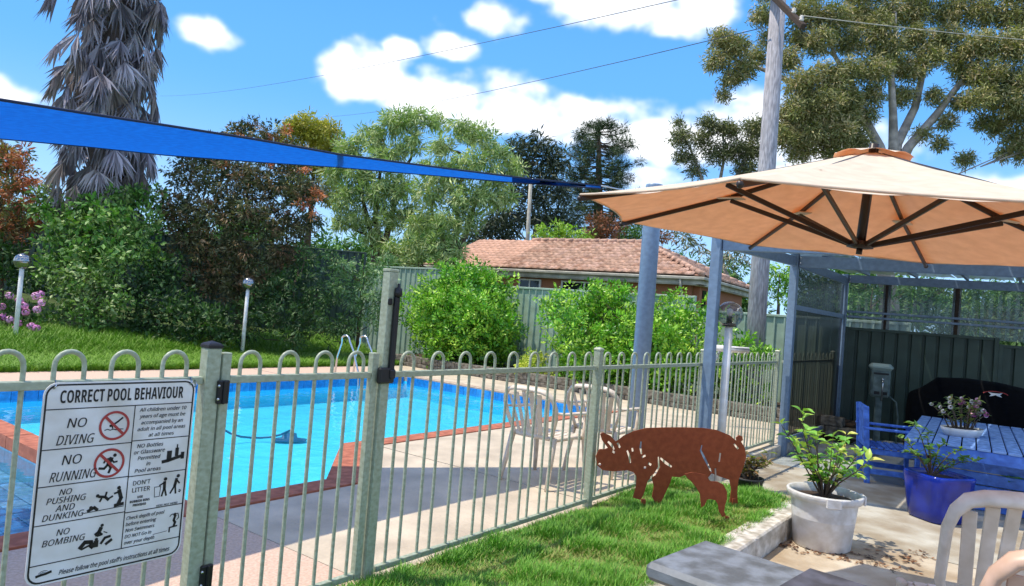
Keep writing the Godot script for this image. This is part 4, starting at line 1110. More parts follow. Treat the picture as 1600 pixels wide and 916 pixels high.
	# orange brown tips on the two reddish trees
	var tips := leaf_cluster("soft", 16, 0.6, 0.3, 0.5)
	for q in [["bottlebrush_tree", [[Vector3(-12.24, 4.12, -17.00), 0.34], [Vector3(-11.81, 3.67, -16.90), 0.31], [Vector3(-11.69, 3.21, -16.90), 0.25], [Vector3(-12.25, 3.40, -16.90), 0.28], [Vector3(-11.64, 2.76, -17.00), 0.22]]], ["reddish_tree", [[Vector3(-6.09, 5.18, -17.20), 0.22], [Vector3(-5.95, 5.52, -17.40), 0.16], [Vector3(-5.23, 4.58, -17.00), 0.19], [Vector3(-4.96, 3.99, -16.90), 0.22], [Vector3(-5.21, 3.64, -16.80), 0.18], [Vector3(-6.06, 4.58, -16.80), 0.18], [Vector3(-7.12, 4.38, -16.80), 0.15], [Vector3(-6.97, 5.27, -17.40), 0.19], [Vector3(-4.88, 3.45, -16.90), 0.15]]]]:
		crown(get_node(q[0]), "blossom_tips", q[1], tips, mats.leaf, [lin("c0643c"), lin("a8522f"), lin("c88a5c")], 110.0, 0.15)
	# dark fence added for a shed wall, so gaps behind the left shrubs stay dark
	var fa := Vector3(-16.09, -0.74, -19.50)
	var fb := Vector3(-4.54, 0.09, -21.50)
	fa.y = 0.2
	fb.y = 0.2
	var df := thing("dark_fence", "added dark green steel fence closing bright gaps behind the left bank shrubs", "fence", fa, atan2(-(fb - fa).z, (fb - fa).x))
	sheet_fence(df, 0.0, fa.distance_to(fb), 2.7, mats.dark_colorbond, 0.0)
	palm()
	hydrangea()

func pine() -> void:
	var b := Vector3(5.81, 4.01, -48.00)
	var top := Vector3(5.01, 14.98, -48.00)
	var t := thing("bunya_pine", "dark domed bunya pine standing behind the brick house", "tree", b)
	var h := top.y - b.y
	var ax := top - b
	var st := ss()
	tube(st, [Vector3(0, -0.3, 0), ax * 0.5, ax * 0.98], [0.45, 0.3, 0.08], 8)
	part(t, "trunk", st, mats.bark)
	var bs := ss()
	var xfs := []
	var cols := []
	for k in 26:
		var f := 0.22 + 0.76 * k / 25.0
		var half: float = (2.5 + 0.4 * sin(k * 2.3)) * (1.0 if f < 0.68 else sqrt(maxf(0.0, 1.0 - pow((f - 0.68) / 0.33, 2.0))))
		for j in 7:
			if rng.randf() < 0.14: continue
			var a := TAU * (j + rr(-.35, .35)) / 7.0 + k * 0.9
			var ln := half * rr(0.75, 1.12)
			var d := Vector3(cos(a), 0, sin(a))
			var p0 := ax * (f + rr(-0.02, 0.02))
			var p1 := p0 + d * ln * 0.55 + Vector3(0, -0.05 * ln, 0)
			var p2 := p0 + d * ln + Vector3(0, 0.1 * ln, 0)
			tube(bs, [p0, p1, p2], [0.05, 0.035, 0.02], 4, false)
			for i in 11:
				var q := rr(0.55, 1.08)
				xfs.append(Transform3D(rbasis(rr(0.28, 0.44)), p0.lerp(p1, minf(q * 1.8, 1.0)).lerp(p2, clampf(q * 2 - 1.0, 0, 1)) + rdir() * 0.16))
				cols.append(lin("33482c").lerp(lin("52663c"), rng.randf()) * rr(0.8, 1.2))
	part(t, "branches", bs, mats.bark)
	scatter(t, "crown", leaf_cluster("needle", 22, 0.8, 0.1, 0.1, 0.5), mats.leaf, xfs, cols)

func palm() -> void:
	var b := Vector3(-10.27, -0.17, -17.40)
	var top := Vector3(-10.39, 11.07, -17.40)
	var ax := top - b
	var t := thing("fan_palm", "tall fan palm wrapped in a grey skirt of dead fronds", "palm", b)
	var st := ss()
	var pts := []
	var rad := []
	for k in 25:
		pts.append(ax * (k / 24.0))
		rad.append(0.42 - 0.12 * k / 24.0 + (0.03 if k % 2 else 0.0))
	tube(st, pts, rad, 14)
	part(t, "trunk", st, mats.palm_trunk)
	# cut leaf bases on the bare part
	var bs := sf()
	for k in 150:
		var f := rr(0.12, 0.42)
		var a := rr(0, TAU)
		var d := Vector3(cos(a), 0, sin(a))
		beam(bs, ax * f + d * 0.36, ax * f + d * rr(0.46, 0.6) + Vector3(0, rr(0.1, 0.3), 0), 0.1, 0.03)
	part(t, "leaf_bases", bs, mats.palm_trunk)
	var fr := []
	for v in 4:
		var f2 := sf()
		var r0 := RandomNumberGenerator.new()
		r0.seed = 77 + v
		# petiole, hanging down and out
		tube(f2, [Vector3.ZERO, Vector3(0, -0.25, 0.34), Vector3(0, -0.8, 0.52)], [0.03, 0.022, 0.016], 4, false)
		var hub := Vector3(0, -0.8, 0.52)
		for k in 21:
			var an := (k - 10) / 10.0 * 0.95
			var ln := r0.randf_range(0.75, 1.05) * (1.0 - 0.25 * absf(an))
			var dir := Vector3(sin(an) * 0.75, -cos(an * 0.8), 0.16 + r0.randf_range(-0.12, 0.16)).normalized()
			var side := Vector3(cos(an), sin(an) * 0.6, r0.randf_range(-0.6, 0.6)).normalized()
			var m := hub + dir * ln * 0.5
			var tip := hub + dir * ln * 0.96 + Vector3(r0.randf_range(-.1, .1), -0.12, r0.randf_range(-.2, .02))
			for s in [-1.0, 1.0]:
				face(f2, [hub, m + side * 0.026 * s, tip], Vector3(0, 0, 1))
		fr.append(mesh_of(f2))
	var gm := [M(Color("a6a0a8"), 0.9), M(Color("bdb6bb"), 0.9), M(Color("8a858d"), 0.9), M(Color("a0948e"), 0.9)]
	for k in 285:
		var f := 0.335 + 0.66 * pow(rng.randf(), 0.9)
		if k < 30: f = rr(0.315, 0.39)
		var a := rr(0, TAU)
		var s := rr(0.7, 1.05) * (1.0 if f > 0.42 else 0.75)
		var bas := Basis(Vector3.UP, a) * Basis(Vector3.RIGHT, rr(-0.3, 0.42)) * Basis(Vector3.BACK, rr(-0.3, 0.3))
		put(t, "dead_frond", fr[rng.randi() % 4], gm[rng.randi() % 4], Transform3D(bas.scaled(Vector3.ONE * s), ax * f + Vector3(sin(a), 0, cos(a)) * rr(0.28, 0.5)))

func hydrangea() -> void:
	var b := Vector3(-10.13, -0.02, -14.60)
	var cl := [[Vector3(-10.67, 0.73, -14.60), 0.35], [Vector3(-10.13, 0.64, -14.40), 0.37], [Vector3(-9.87, 0.66, -14.50), 0.26], [Vector3(-10.15, 0.32, -14.30), 0.34], [Vector3(-9.70, 0.39, -14.30), 0.26], [Vector3(-10.62, 0.34, -14.40), 0.31]]
	var t := tree("hydrangea", "pink flowering hydrangea shrub behind the left globe lamp", "shrub", b, cl, leaf_cluster("big", 10, 0.62, 0.55, 0.3), [lin("3c5c24"), lin("527a34"), lin("2c4a1c")], 140.0, 0.15, {"r": 0.03})
	var heads := [Vector3(-10.22, 0.77, -14.20), Vector3(-9.77, 0.83, -14.20), Vector3(-9.57, 1.04, -14.20), Vector3(-9.54, 1.08, -14.30), Vector3(-10.16, 1.00, -14.30), Vector3(-9.66, 0.71, -14.10), Vector3(-9.44, 0.78, -14.10), Vector3(-9.97, 0.53, -14.10), Vector3(-10.10, 0.58, -14.10), Vector3(-9.72, 0.48, -14.00), Vector3(-9.46, 0.44, -14.00), Vector3(-9.35, 0.41, -14.00), Vector3(-9.79, 0.35, -14.00), Vector3(-10.00, 0.30, -14.00), Vector3(-9.44, 0.91, -14.20), Vector3(-9.50, 0.26, -14.00), Vector3(-9.88, 0.92, -14.20), Vector3(-10.44, 0.88, -14.30)]
	for h in heads:
		var st := sf()
		for k in 60:
			var d := rdir()
			var c := d * 0.075
			var x := d.cross(rdir()).normalized() * 0.022
			var y := d.cross(x).normalized() * 0.022
			face(st, [c + x, c + y, c - x, c - y], d)
		var o := part(t, "flower_head", st, M([Color("d48fc0"), Color("c879b4"), Color("e0a8cc")][rng.randi() % 3], 0.7))
		o.position = h - b

# ---------- the blue sail and the umbrella
func shade_sail() -> void:
	var nearp := [V(-3.2, 2.22, 2.5), V(-2.95, 2.3, 3.05), V(-2.69, 2.37, 3.58), V(-2.48, 2.42, 3.94), V(-2.22, 2.48, 4.35), V(-1.86, 2.55, 4.87), V(-1.42, 2.61, 5.45), V(-0.67, 2.74, 6.33), V(-0.09, 2.82, 6.88), V(0.69, 2.91, 7.46), V(0.86, 2.93, 7.56)]
	var farp := [V(-6.2, 2.44, 4.85), V(-5.2, 2.49, 5.22), V(-4.18, 2.55, 5.6), V(-3.64, 2.58, 5.8), V(-3.05, 2.6, 6.01), V(-2.38, 2.65, 6.26), V(-1.7, 2.71, 6.52), V(-0.72, 2.77, 6.88), V(-0.09, 2.81, 7.12), V(0.69, 2.87, 7.41), V(0.87, 2.9, 7.58)]
	var t := thing("shade_sail", "bright blue triangular shade sail stretched over the pool deck", "shade sail", V(-1.5, 0, 5.5))
	var o := t.position
	var st := ss()
	for k in 10:
		for j in 8:
			var q0 := j / 8.0
			var q1 := (j + 1) / 8.0
			var g := func(i, q): return nearp[i].lerp(farp[i], q) - o - Vector3(0, 0.05 * sin(PI * q) * (10 - i) / 10.0, 0)
			face(st, [g.call(k, q0), g.call(k + 1, q0), g.call(k + 1, q1), g.call(k, q1)], Vector3.UP)
	part(t, "cloth", st, mats.sail)
	for e in [nearp, farp]:
		st = ss()
		var p := []
		for q in e: p.append(q - o)
		tube(st, p, 0.009, 6)
		part(t, "hem", st, mats.dark_webbing)
	st = sf()
	beam(st, nearp[6] - o + Vector3(0, 0.004, 0), farp[6] - o + Vector3(0, 0.004, 0), 0.05, 0.006, 0.001)
	part(t, "seam", st, mats.dark_webbing)
	st = ss()
	tube(st, [nearp[10] - o, V(1.2, 2.97, 7.95) - o, V(1.56, 2.99, 8.4) - o], 0.008, 6)
	part(t, "cable", st, mats.steel)
	# its post
	var sp := thing("sail_post", "thick round slate blue steel post behind the fence holding the sail", "post", V(1.62, 0, 8.5))
	st = ss()
	lathe(st, [Vector2(0.0, -0.2), Vector2(0.105, -0.2), Vector2(0.105, 3.15), Vector2(0.1, 3.17), Vector2(0.0, 3.18)], 28)
	part(sp, "tube", st, mats.post)
	st = ss()
	tube(st, [Vector3(-0.1, 2.98, 0.02), Vector3(-0.17, 3.02, 0.04), Vector3(-0.2, 2.98, 0.06), Vector3(-0.17, 2.94, 0.04), Vector3(-0.1, 2.96, 0.02)], 0.012, 6)
	part(sp, "eye_bolt", st, mats.steel)
	var sp2 := thing("sail_post", "slender slate blue post carrying the sail's near corner outside the picture", "post", V(-3.35, 0, 2.25))
	st = ss()
	tube(st, [Vector3(0, -0.2, 0), Vector3(0, 2.3, 0)], 0.05, 12)
	part(sp2, "tube", st, mats.post)
	var sp3 := thing("sail_post", "slate blue post carrying the sail's far corner beyond the pool", "post", V(-6.5, 0, 4.75))
	st = ss()
	tube(st, [Vector3(0, -0.2, 0), Vector3(0, 2.5, 0)], 0.05, 12)
	part(sp3, "tube", st, mats.post)

func umbrella() -> void:
	var c := V(1.8053, 2.0552, 3.6821)
	var nv := Vector3(0.05105, 1, 0.04786).normalized()
	var e1 := nv.cross(Vector3(0, 0, 1)).normalized()
	var e2 := e1.cross(nv)
	var u := thing("cantilever_umbrella", "big beige octagonal cantilever umbrella over the patio seats", "umbrella", V(c.x, -0.15, 3.6821))
	var o := u.position
	var ap := c + nv * 0.44
	var vs := []
	for k in 8:
		var a := 3.0867 + k * PI / 4
		vs.append(c + (e1 * cos(a) + e2 * sin(a)) * 1.5)
	# canopy: each gore sags a little and its edge curves in
	var R := 12
	var wr := FastNoiseLite.new()
	wr.seed = 9
	wr.frequency = 0.6
	for k in 8:
		var st := ss()
		var v0: Vector3 = vs[k]
		var v1: Vector3 = vs[(k + 1) % 8]
		var g := func(i, j):
			var f: float = 0.07 + 0.93 * i / float(R)
			var q: float = j / 12.0
			var b: float = sin(PI * q)
			var e: Vector3 = v0.lerp(v1, q)
			e = e.lerp(c, 0.045 * b)
			var p: Vector3 = ap.lerp(e, f)
			return p - nv * ((0.03 * b * f * (1.2 - f) + 0.03 * sin(PI * f)) * 0.8 + 0.018 * b * wr.get_noise_3d(p.x * 3.0, p.z * 3.0, q * 2.0 + k)) - o
		for i in R:
			for j in 12:
				face(st, [g.call(i, j), g.call(i, j + 1), g.call(i + 1, j + 1), g.call(i + 1, j)], nv)
		part(u, "canopy_panel", st, mats.canvas)
	# hem binding
	for k in 8:
		var st := ss()
		var p := []
		for j in 9:
			var q := j / 8.0
			p.append(vs[k].lerp(vs[(k + 1) % 8], q).lerp(c, 0.045 * sin(PI * q)) - o)
		tube(st, p, 0.006, 5)
		part(u, "hem", st, mats.canvas)
	# vent cap
	for k in 8:
		var st := ss()
		var d0: Vector3 = (vs[k] - c).normalized()
		var d1: Vector3 = (vs[(k + 1) % 8] - c).normalized()
		var t0 := ap + nv * 0.012
		for i in 3:
			for j in 4:
				var h := func(ii, jj):
					var q: float = jj / 4.0
					var f: float = ii / 3.0
					return t0 + d0.lerp(d1, q) * 0.2 * f - nv * (0.056 * f) + nv * 0.016 * sin(PI * q) * f - o
				face(st, [h.call(i, j), h.call(i, j + 1), h.call(i + 1, j + 1), h.call(i + 1, j)], nv)
		part(u, "vent_flap", st, mats.canvas)
	# ribs, struts, pockets
	var hub := ap - nv * 0.5
	for k in 8:
		var st := sf()
		var s: Vector3 = ap - nv * 0.045 + (vs[k] - c) * 0.06
		var e: Vector3 = vs[k] - nv * 0.022
		var m: Vector3 = s.lerp(e, 0.47) - nv * 0.024
		beam(st, s - o, m - o, 0.016, 0.028)
		beam(st, m - o, e.lerp(m, 0.01) - o, 0.016, 0.026)
		var rb := part(u, "rib", st, mats.umbrella_frame)
		st = sf()
		beam(st, hub + (vs[k] - c).normalized() * 0.05 - o, m - nv * 0.02 - o, 0.016, 0.026)
		part(rb, "strut", st, mats.umbrella_frame)
		st = ss()
		beam(st, m + (vs[k] - c).normalized() * -0.075 - nv * 0.004 - o, m + (vs[k] - c).normalized() * 0.075 - nv * 0.01 - o, 0.085, 0.008)
		part(rb, "pocket", st, mats.canvas)
		st = ss()
		ball(st, e - o, 0.016, 8)
		part(rb, "tip", st, mats.umbrella_frame)
	var st := ss()
	tube(st, [ap - o + nv * 0.03, hub - o], 0.024, 12)
	part(u, "stub_pole", st, mats.umbrella_frame)
	st = ss()
	tube(st, [hub + nv * 0.02 - o, hub - nv * 0.015 - o, hub - nv * 0.02 - o], [0.05, 0.066, 0.04], 16)
	tube(st, [hub - nv * 0.02 - o, hub - nv * 0.05 - o], 0.016, 8)
	part(u, "hub", st, mats.umbrella_frame)
	# arm inside the canopy to the mast, which stands out of view
	st = sf()
	var am := V(3.75, 2.2, 3.1) - o
	beam(st, ap - nv * 0.03 - o, ap.lerp(vs[5], 0.55) - nv * 0.03 - o, 0.04, 0.04)
	beam(st, ap.lerp(vs[5], 0.55) - nv * 0.03 - o, am, 0.05, 0.06)
	part(u, "arm", st, mats.umbrella_frame)
	st = ss()
	tube(st, [Vector3(am.x, 0.05, am.z), Vector3(am.x, am.y + 0.15, am.z)], 0.045, 12)
	part(u, "mast", st, mats.umbrella_frame)
	st = sf()
	cbox(st, at(am.x, 0.03, am.z), Vector3(0.9, 0.06, 0.9), 0.02)
	part(u, "base", st, mats.grey_paint)

# ---------- poles and wires
func poles() -> void:
	var b := Vector3(4.69, 1.47, -13.40)
	var tp := Vector3(4.66, 8.39, -13.40)
	b.y = -0.3
	tp = Vector3(tp.x, 8.6, tp.z)
	var t := thing("utility_pole", "weathered grey timber utility pole rising past the umbrella", "pole", b)
	var st := ss()
	tube(st, [Vector3.ZERO, (tp - b) * 0.5, tp - b], [0.185, 0.165, 0.14], 18)
	part(t, "shaft", st, mats.pole_wood)
	st = sf()
	var ca := Vector3(4.46, 7.89, -13.20) - b
	var cb := Vector3(4.72, 6.88, -12.20) - b
	beam(st, ca + (ca - cb) * 1.1, cb, 0.1, 0.1, 0.01)
	part(t, "crossarm", st, mats.dark_wood)
	st = ss()
	for q in [0.93, 0.7, -0.6, -0.95]:
		lathe(st, [Vector2(0.0, 0.05), Vector2(0.03, 0.05), Vector2(0.045, 0.09), Vector2(0.025, 0.11), Vector2(0.04, 0.14), Vector2(0.0, 0.17)], 8, Transform3D(Basis(), ca.lerp(cb, q)))
	part(t, "insulator", st, mats.white_plastic)
	var wires := [["thin black wire crossing the white cloud near the picture top", Vector3(4.58, 8.28, -13.30), Vector3(-39.32, 21.51, -75.00), 1.0], ["thin black wire crossing the long cloud above the trees", Vector3(4.44, 7.31, -13.30), Vector3(-18.72, 16.71, -60.00), 0.8], ["pale wire running right from pole across the tall gum", Vector3(4.72, 7.17, -12.40), Vector3(13.34, 9.56, -18.00), 0.05]]
	for q in wires:
		var w := thing("overhead_wire", q[0], "wire", q[1], 0.0, "overhead wires")
		st = ss()
		var p := []
		for k in 13:
			var f := k / 12.0
			p.append(q[1].lerp(q[2], f) - q[1] - Vector3(0, 2.4 * f * (1 - f), 0) * q[3])
		tube(st, p, 0.009, 5)
		part(w, "strand", st, mats.wire if q[0].begins_with("thin") else mats.trim)
	var b2 := Vector3(0.68, 3.52, -38.00)
	var t2 := thing("street_pole", "slim pale pole standing among the dark trees behind the roof", "pole", b2)
	st = ss()
	tube(st, [Vector3(0, -1, 0), Vector3(0.53, 8.46, -38.00) - b2], [0.13, 0.1], 10)
	part(t2, "shaft", st, mats.trim)

# ---------- things round the pool
func lamp(pos: Vector3, hh: float, label: String, clear: bool) -> void:
	var t := thing("globe_lamp", label, "lamp", pos, 0.3, "globe lamp posts")
	var st := ss()
	lathe(st, [Vector2(0.0, -0.1), Vector2(0.042, -0.1), Vector2(0.04, hh - 0.22), Vector2(0.0, hh - 0.22)], 16)
	part(t, "post", st, mats.white_paint)
	st = ss()
	lathe(st, [Vector2(0.0, hh - 0.225), Vector2(0.07, hh - 0.225), Vector2(0.075, hh - 0.2), Vector2(0.05, hh - 0.19), Vector2(0.0, hh - 0.19)], 18)
	part(t, "collar", st, mats.black_plastic)
	st = ss()
	ball(st, Vector3(0, hh - 0.1, 0), 0.135 if clear else 0.15, 28)
	var g := part(t, "globe", st, mats.globe if clear else mats.chrome_globe)
	if clear:
		st = ss()
		lathe(st, [Vector2(0.0, hh - 0.19), Vector2(0.03, hh - 0.19), Vector2(0.03, hh - 0.12), Vector2(0.0, hh - 0.12)], 12)
		part(g, "socket", st, mats.black_plastic)
		st = ss()
		lathe(st, [Vector2(0.016, hh - 0.12), Vector2(0.034, hh - 0.08), Vector2(0.03, hh - 0.05), Vector2(0.0, hh - 0.035)], 14)
		part(g, "bulb", st, mats.white_plastic)
func pool_things() -> void:
	lamp(W(2.49, 12.87, 0.15), 1.66, "white globe lamp post nearest the left picture edge", false)
	lamp(W(6.5, 11.56, 0.0), 1.75, "white globe lamp post on the grass behind the pool gate", false)
	lamp(V(2.27, -0.15, 7.3), 1.9, "white lamp post with clear globe behind the rusty pig", true)
	# ladder
	var l := thing("pool_ladder", "stainless steel pool ladder rails at the far pool edge", "ladder", W(6.55, 7.75), YAW)
	for x in [-0.16, 0.3]:
		var st := ss()
		var p := [Vector3(x, 0, -0.42), Vector3(x, 0.35, -0.40), Vector3(x, 0.62, -0.30)]
		for k in 7:
			var a := PI * 0.8 - PI * 0.75 * k / 6.0
			p.append(Vector3(x, 0.66 + sin(a) * 0.12, -0.2 + -cos(a) * -0.13))
		p.append_array([Vector3(x, 0.5, 0.06), Vector3(x, 0.1, 0.25), Vector3(x, -0.4, 0.3), Vector3(x, -1.0, 0.3)])
		tube(st, p, 0.02, 10)
		part(l, "rail", st, mats.steel)
	for y in [-0.22, -0.5, -0.8]:
		var st := sf()
		cbox(st, at(0.07, y, 0.3), Vector3(0.46, 0.03, 0.08), 0.006)
		part(l, "step", st, mats.white_plastic)
	# robot cleaner on the floor, with its hose
	var cp := Vector3(-2.73, -0.33, -9.19)
	var cl := thing("pool_cleaner", "dark blue pool cleaner resting on the pool floor", "pool cleaner", cp, 0.4)
	var st := ss()
	lathe(st, [Vector2(0.0, -0.11), Vector2(0.26, -0.11), Vector2(0.27, -0.09), Vector2(0.12, -0.06), Vector2(0.1, 0.04), Vector2(0.0, 0.06)], 20, Transform3D(Basis().scaled(Vector3(0.85, 0.6, 0.5)), Vector3.ZERO))
	part(cl, "body", st, M(Color("1d5f94"), 0.5))
	st = ss()
	var hp := [Vector3(0, 0.06, 0)]
	var he := Vector3(-3.57, -0.16, -8.73) - cp
	for k in range(1, 9): hp.append(Vector3(0, 0.06, 0).lerp(Vector3(he.x, he.y, he.z), k / 8.0).rotated(Vector3.UP, -0.4) + Vector3(0, -0.15 * sin(PI * k / 8.0), 0.05 * sin(k * 1.3)))
	tube(st, hp, 0.013, 6)
	part(cl, "hose", st, M(Color("1b4f80"), 0.5))
	# white pipe on a strut
	var pb := Vector3(3.43, 1.17, -10.90)
	var wp := thing("pipe_bracket", "short white pipe on a diagonal strut behind the lamp post", "pipe", Vector3(pb.x, 0, pb.z))
	var w0 := wp.position
	st = ss()
	tube(st, [Vector3(3.11, 1.19, -10.90) - w0, Vector3(3.72, 1.19, -10.90) - w0], 0.05, 12)
	part(wp, "pipe", st, mats.white_paint)
	st = ss()
	tube(st, [Vector3(3.28, 1.16, -10.90) - w0, Vector3(3.07, 0.62, -10.90) - w0, Vector3((Vector3(3.05, 0.23, -10.90) - w0).x, 0.0, 0.0)], 0.022, 8)
	part(wp, "strut", st, mats.white_paint)
	var tp := Vector3(4.38, 1.84, -13.40)
	var tt := thing("garden_tap", "little white tap head on the pale green fence top", "tap", tp)
	st = ss()
	tube(st, [Vector3(0, -0.12, 0), Vector3(0, 0.02, 0), Vector3(-0.03, 0.07, 0.02), Vector3(-0.07, 0.05, 0.04), Vector3(-0.075, -0.02, 0.04)], 0.022, 8)
	part(tt, "spout", st, mats.white_paint)

# ---------- the patio
func shrub_in_pot(parent_name: String, label: String, at_pos: Vector3, stems: Array, leaf: Mesh, cols: Array, per: int, extra := {}) -> Node3D:
	var t := thing(parent_name, label, "plant", at_pos)
	var st := ss()
	for s in stems:
		tube(st, s, [0.008, 0.006, 0.004, 0.002].slice(0, s.size()), 5, false)
	part(t, "stems", st, mats.bark)
	var lm := []
	for c in cols: lm.append(M(c, 0.4, {"back": Color(0.5, 0.62, 0.2)}))
	for s in stems:
		var n: int = s.size()
		for k in per:
			var f := rr(0.22, 1.0) if k > 2 else 1.0
			var q := f * (n - 1)
			var i := mini(int(q), n - 2)
			var p: Vector3 = s[i].lerp(s[i + 1], q - i)
			var d := rdir()
			d.y = absf(d.y) * 0.7 + 0.1
			d = d.normalized()
			var z := d
			var x := Vector3.UP.cross(z).normalized()
			x = x.rotated(z, rr(-0.5, 0.5))
			var sc := rr(0.7, 1.25)
			put(t, "leaf", leaf, lm[rng.randi() % lm.size()], Transform3D(Basis(x, z.cross(x), z).scaled(Vector3.ONE * sc), p + d * 0.008))
	return t
func patio_things() -> void:
	# white tub with a lemon shrub
	var wp := V(2.6, -0.15, 5.62)
	var t := thing("white_pot", "white plastic plant tub standing on the sunlit patio", "pot", wp, 0.5)
	var st := ss()
	var hh := 0.43
	lathe(st, [Vector2(0.0, 0.0), Vector2(0.2, 0.0), Vector2(0.212, 0.012), Vector2(0.245, hh - 0.08), Vector2(0.25, hh - 0.07), Vector2(0.25, hh - 0.055)], 40)
	part(t, "tub", st, mats.pot_white)
	st = ss()
	lathe(st, [Vector2(0.25, hh - 0.06), Vector2(0.276, hh - 0.055), Vector2(0.285, hh - 0.01), Vector2(0.28, hh), Vector2(0.258, hh), Vector2(0.25, hh - 0.05), Vector2(0.235, hh - 0.2)], 40)
	part(t, "rim", st, mats.pot_white)
	for a in [2.6, 5.6, 0.9]:
		st = sf()
		cbox(st, Transform3D(Basis(Vector3.UP, a), Vector3(sin(a) * 0.288, hh - 0.035, cos(a) * 0.288)), Vector3(0.11, 0.075, 0.02), 0.006)
		part(t, "handle", st, mats.pot_white)
	st = ss()
	lathe(st, [Vector2(0.246, hh - 0.06), Vector2(0.12, hh - 0.045), Vector2(0.0, hh - 0.035)], 30)
	part(t, "soil", st, mats.soil)
	var stems := []
	for k in 22:
		var a := TAU * k / 22.0 * 2.0 + rr(-.2, .2)
		var ln := rr(0.1, 0.46)
		var d := Vector3(cos(a), 0, sin(a))
		stems.append([Vector3(0, hh - 0.05, 0) + d * 0.02, d * ln * 0.35 + Vector3(0, hh + 0.1, 0), d * ln * 0.75 + Vector3(0, hh + rr(0.16, 0.3), 0), d * ln + Vector3(0, hh + rr(0.14, 0.46), 0)])
	stems.append([Vector3(-0.02, hh - 0.05, 0), Vector3(-0.15, hh + 0.15, 0), Vector3(-0.28, hh + 0.34, 0.02), Vector3(-0.4, hh + 0.5, 0.05)])
	stems.append([Vector3(-0.02, hh - 0.05, 0), Vector3(-0.1, hh + 0.2, 0), Vector3(-0.2, hh + 0.42, 0.02), Vector3(-0.24, hh + 0.62, 0.03)])
	shrub_in_pot("lemon_shrub", "young green citrus shrub with yellowish tips in white tub", wp, stems, one_leaf("citrus", 0.08, 0.042), [Color("5c9c34"), Color("80b846"), Color("447a2c"), Color("a8c856"), Color("ccc866"), Color("64a03a")], 12)
	# dead leaves and twigs on the ground round it
	var lit := leaf_cluster("litter", 5, 0.06, 0.4, 0.0, 0.05)
	var xfs := []
	var cols := []
	for k in 80:
		var a := rr(-0.3, 3.3)
		var r := rr(0.2, 0.4) + (rr(0, 0.35) if a < 1.4 else 0.0)
		xfs.append(Transform3D(Basis(Vector3.UP, rr(0, TAU)).scaled(Vector3(1.0, 0.12, 1.0) * rr(0.4, 0.9)), wp + Vector3(cos(a) * r * 1.25, 0.006, sin(a) * r * 0.8)))
		cols.append(lin(["5a3a24", "7a5234", "3c2a1c", "94683f"][k % 4]) * rr(0.8, 1.2))
	tag(scatter(self, "leaf_litter", lit, mats.dry_leaf, xfs, cols), "brown leaf litter and twigs on patio round the white tub", "litter")
	# blue glazed square pot
	var bp := V(4.2, -0.15, 6.75)
	t = thing("blue_pot", "glossy cobalt blue square ceramic pot in front of table", "pot", bp, 0.25)
	var sq := ss()
	var lev := [[0.0, 0.0], [0.17, 0.0], [0.19, 0.015], [0.205, 0.1], [0.225, 0.25], [0.238, 0.38], [0.243, 0.425], [0.238, 0.44], [0.212, 0.44], [0.205, 0.43], [0.2, 0.38]]
	var rp := func(r: float, y: float, k: int) -> Vector3:
		var a := TAU * k / 40.0
		var m := pow(pow(absf(cos(a)), 5.0) + pow(absf(sin(a)), 5.0), -0.2)
		return Vector3(cos(a) * r * m, y, sin(a) * r * m)
	for i in lev.size() - 1:
		for k in 40:
			var a0: Vector3 = rp.call(lev[i][0], lev[i][1], k)
			var b1: Vector3 = rp.call(lev[i + 1][0], lev[i + 1][1], k + 1)
			var oo := Vector3(a0.x, 0, a0.z) if i < 8 and i > 0 else Vector3(0, -1 if i == 0 else 1, 0)
			if i > 8: oo = -Vector3(b1.x, 0, b1.z)
			face(sq, [a0, rp.call(lev[i][0], lev[i][1], k + 1), b1, rp.call(lev[i + 1][0], lev[i + 1][1], k)] if i > 0 else [a0, rp.call(lev[1][0], 0.0, k + 1), rp.call(lev[1][0], 0.0, k)], oo)
	part(t, "body", sq, mats.blue_glaze)
	st = sf()
	cbox(st, at(0, 0.385, 0), Vector3(0.41, 0.02, 0.41), 0.002)
	part(t, "soil", st, mats.soil)
	stems = []
	for q in [[-0.28, 0.5, 0.05], [-0.14, 0.3, 0.08], [0.2, 0.22, 0.05], [0.34, 0.2, 0.0], [-0.06, 0.42, -0.1], [-0.3, 0.24, 0.06], [0.12, 0.3, 0.1], [0.02, 0.34, 0.02], [-0.38, 0.36, 0.0]]:
		stems.append([Vector3(-0.08, 0.39, 0), Vector3(-0.06 + q[0] * 0.3, 0.39 + q[1] * 0.45, q[2] * 0.4), Vector3(-0.04 + q[0] * 0.7, 0.39 + q[1] * 0.85, q[2] * 0.8), Vector3(q[0] * 1.1, 0.39 + q[1], q[2])])
	shrub_in_pot("dark_shrub", "dark green straggly shrub growing in blue square pot", bp, stems, one_leaf("citrus2", 0.06, 0.03), [Color("3c6a2c"), Color("2c5224"), Color("4e7a38"), Color("5f8440")], 22)
	# dry plant in a black pot by the lawn's end
	var dp := V(2.38, -0.15, 6.72)
	t = thing("black_pot", "small black plastic pot behind the pig's tail", "pot", dp)
	st = ss()
	lathe(st, [Vector2(0.0, 0.0), Vector2(0.1, 0.0), Vector2(0.135, 0.24), Vector2(0.142, 0.245), Vector2(0.142, 0.265), Vector2(0.128, 0.265), Vector2(0.12, 0.2)], 24)
	part(t, "tub", st, mats.black_pot)
	st = ss()
	lathe(st, [Vector2(0.125, 0.23), Vector2(0.0, 0.235)], 20)
	part(t, "soil", st, mats.soil)
	stems = []
	for k in 12: stems.append([Vector3(0, 0.22, 0), Vector3(rr(-.06, .08), 0.3, rr(-.06, .06)), Vector3(rr(-.1, .16), rr(0.34, 0.46), rr(-.1, .1)), Vector3(rr(-.12, .2), rr(0.3, 0.52), rr(-.1, .12))])
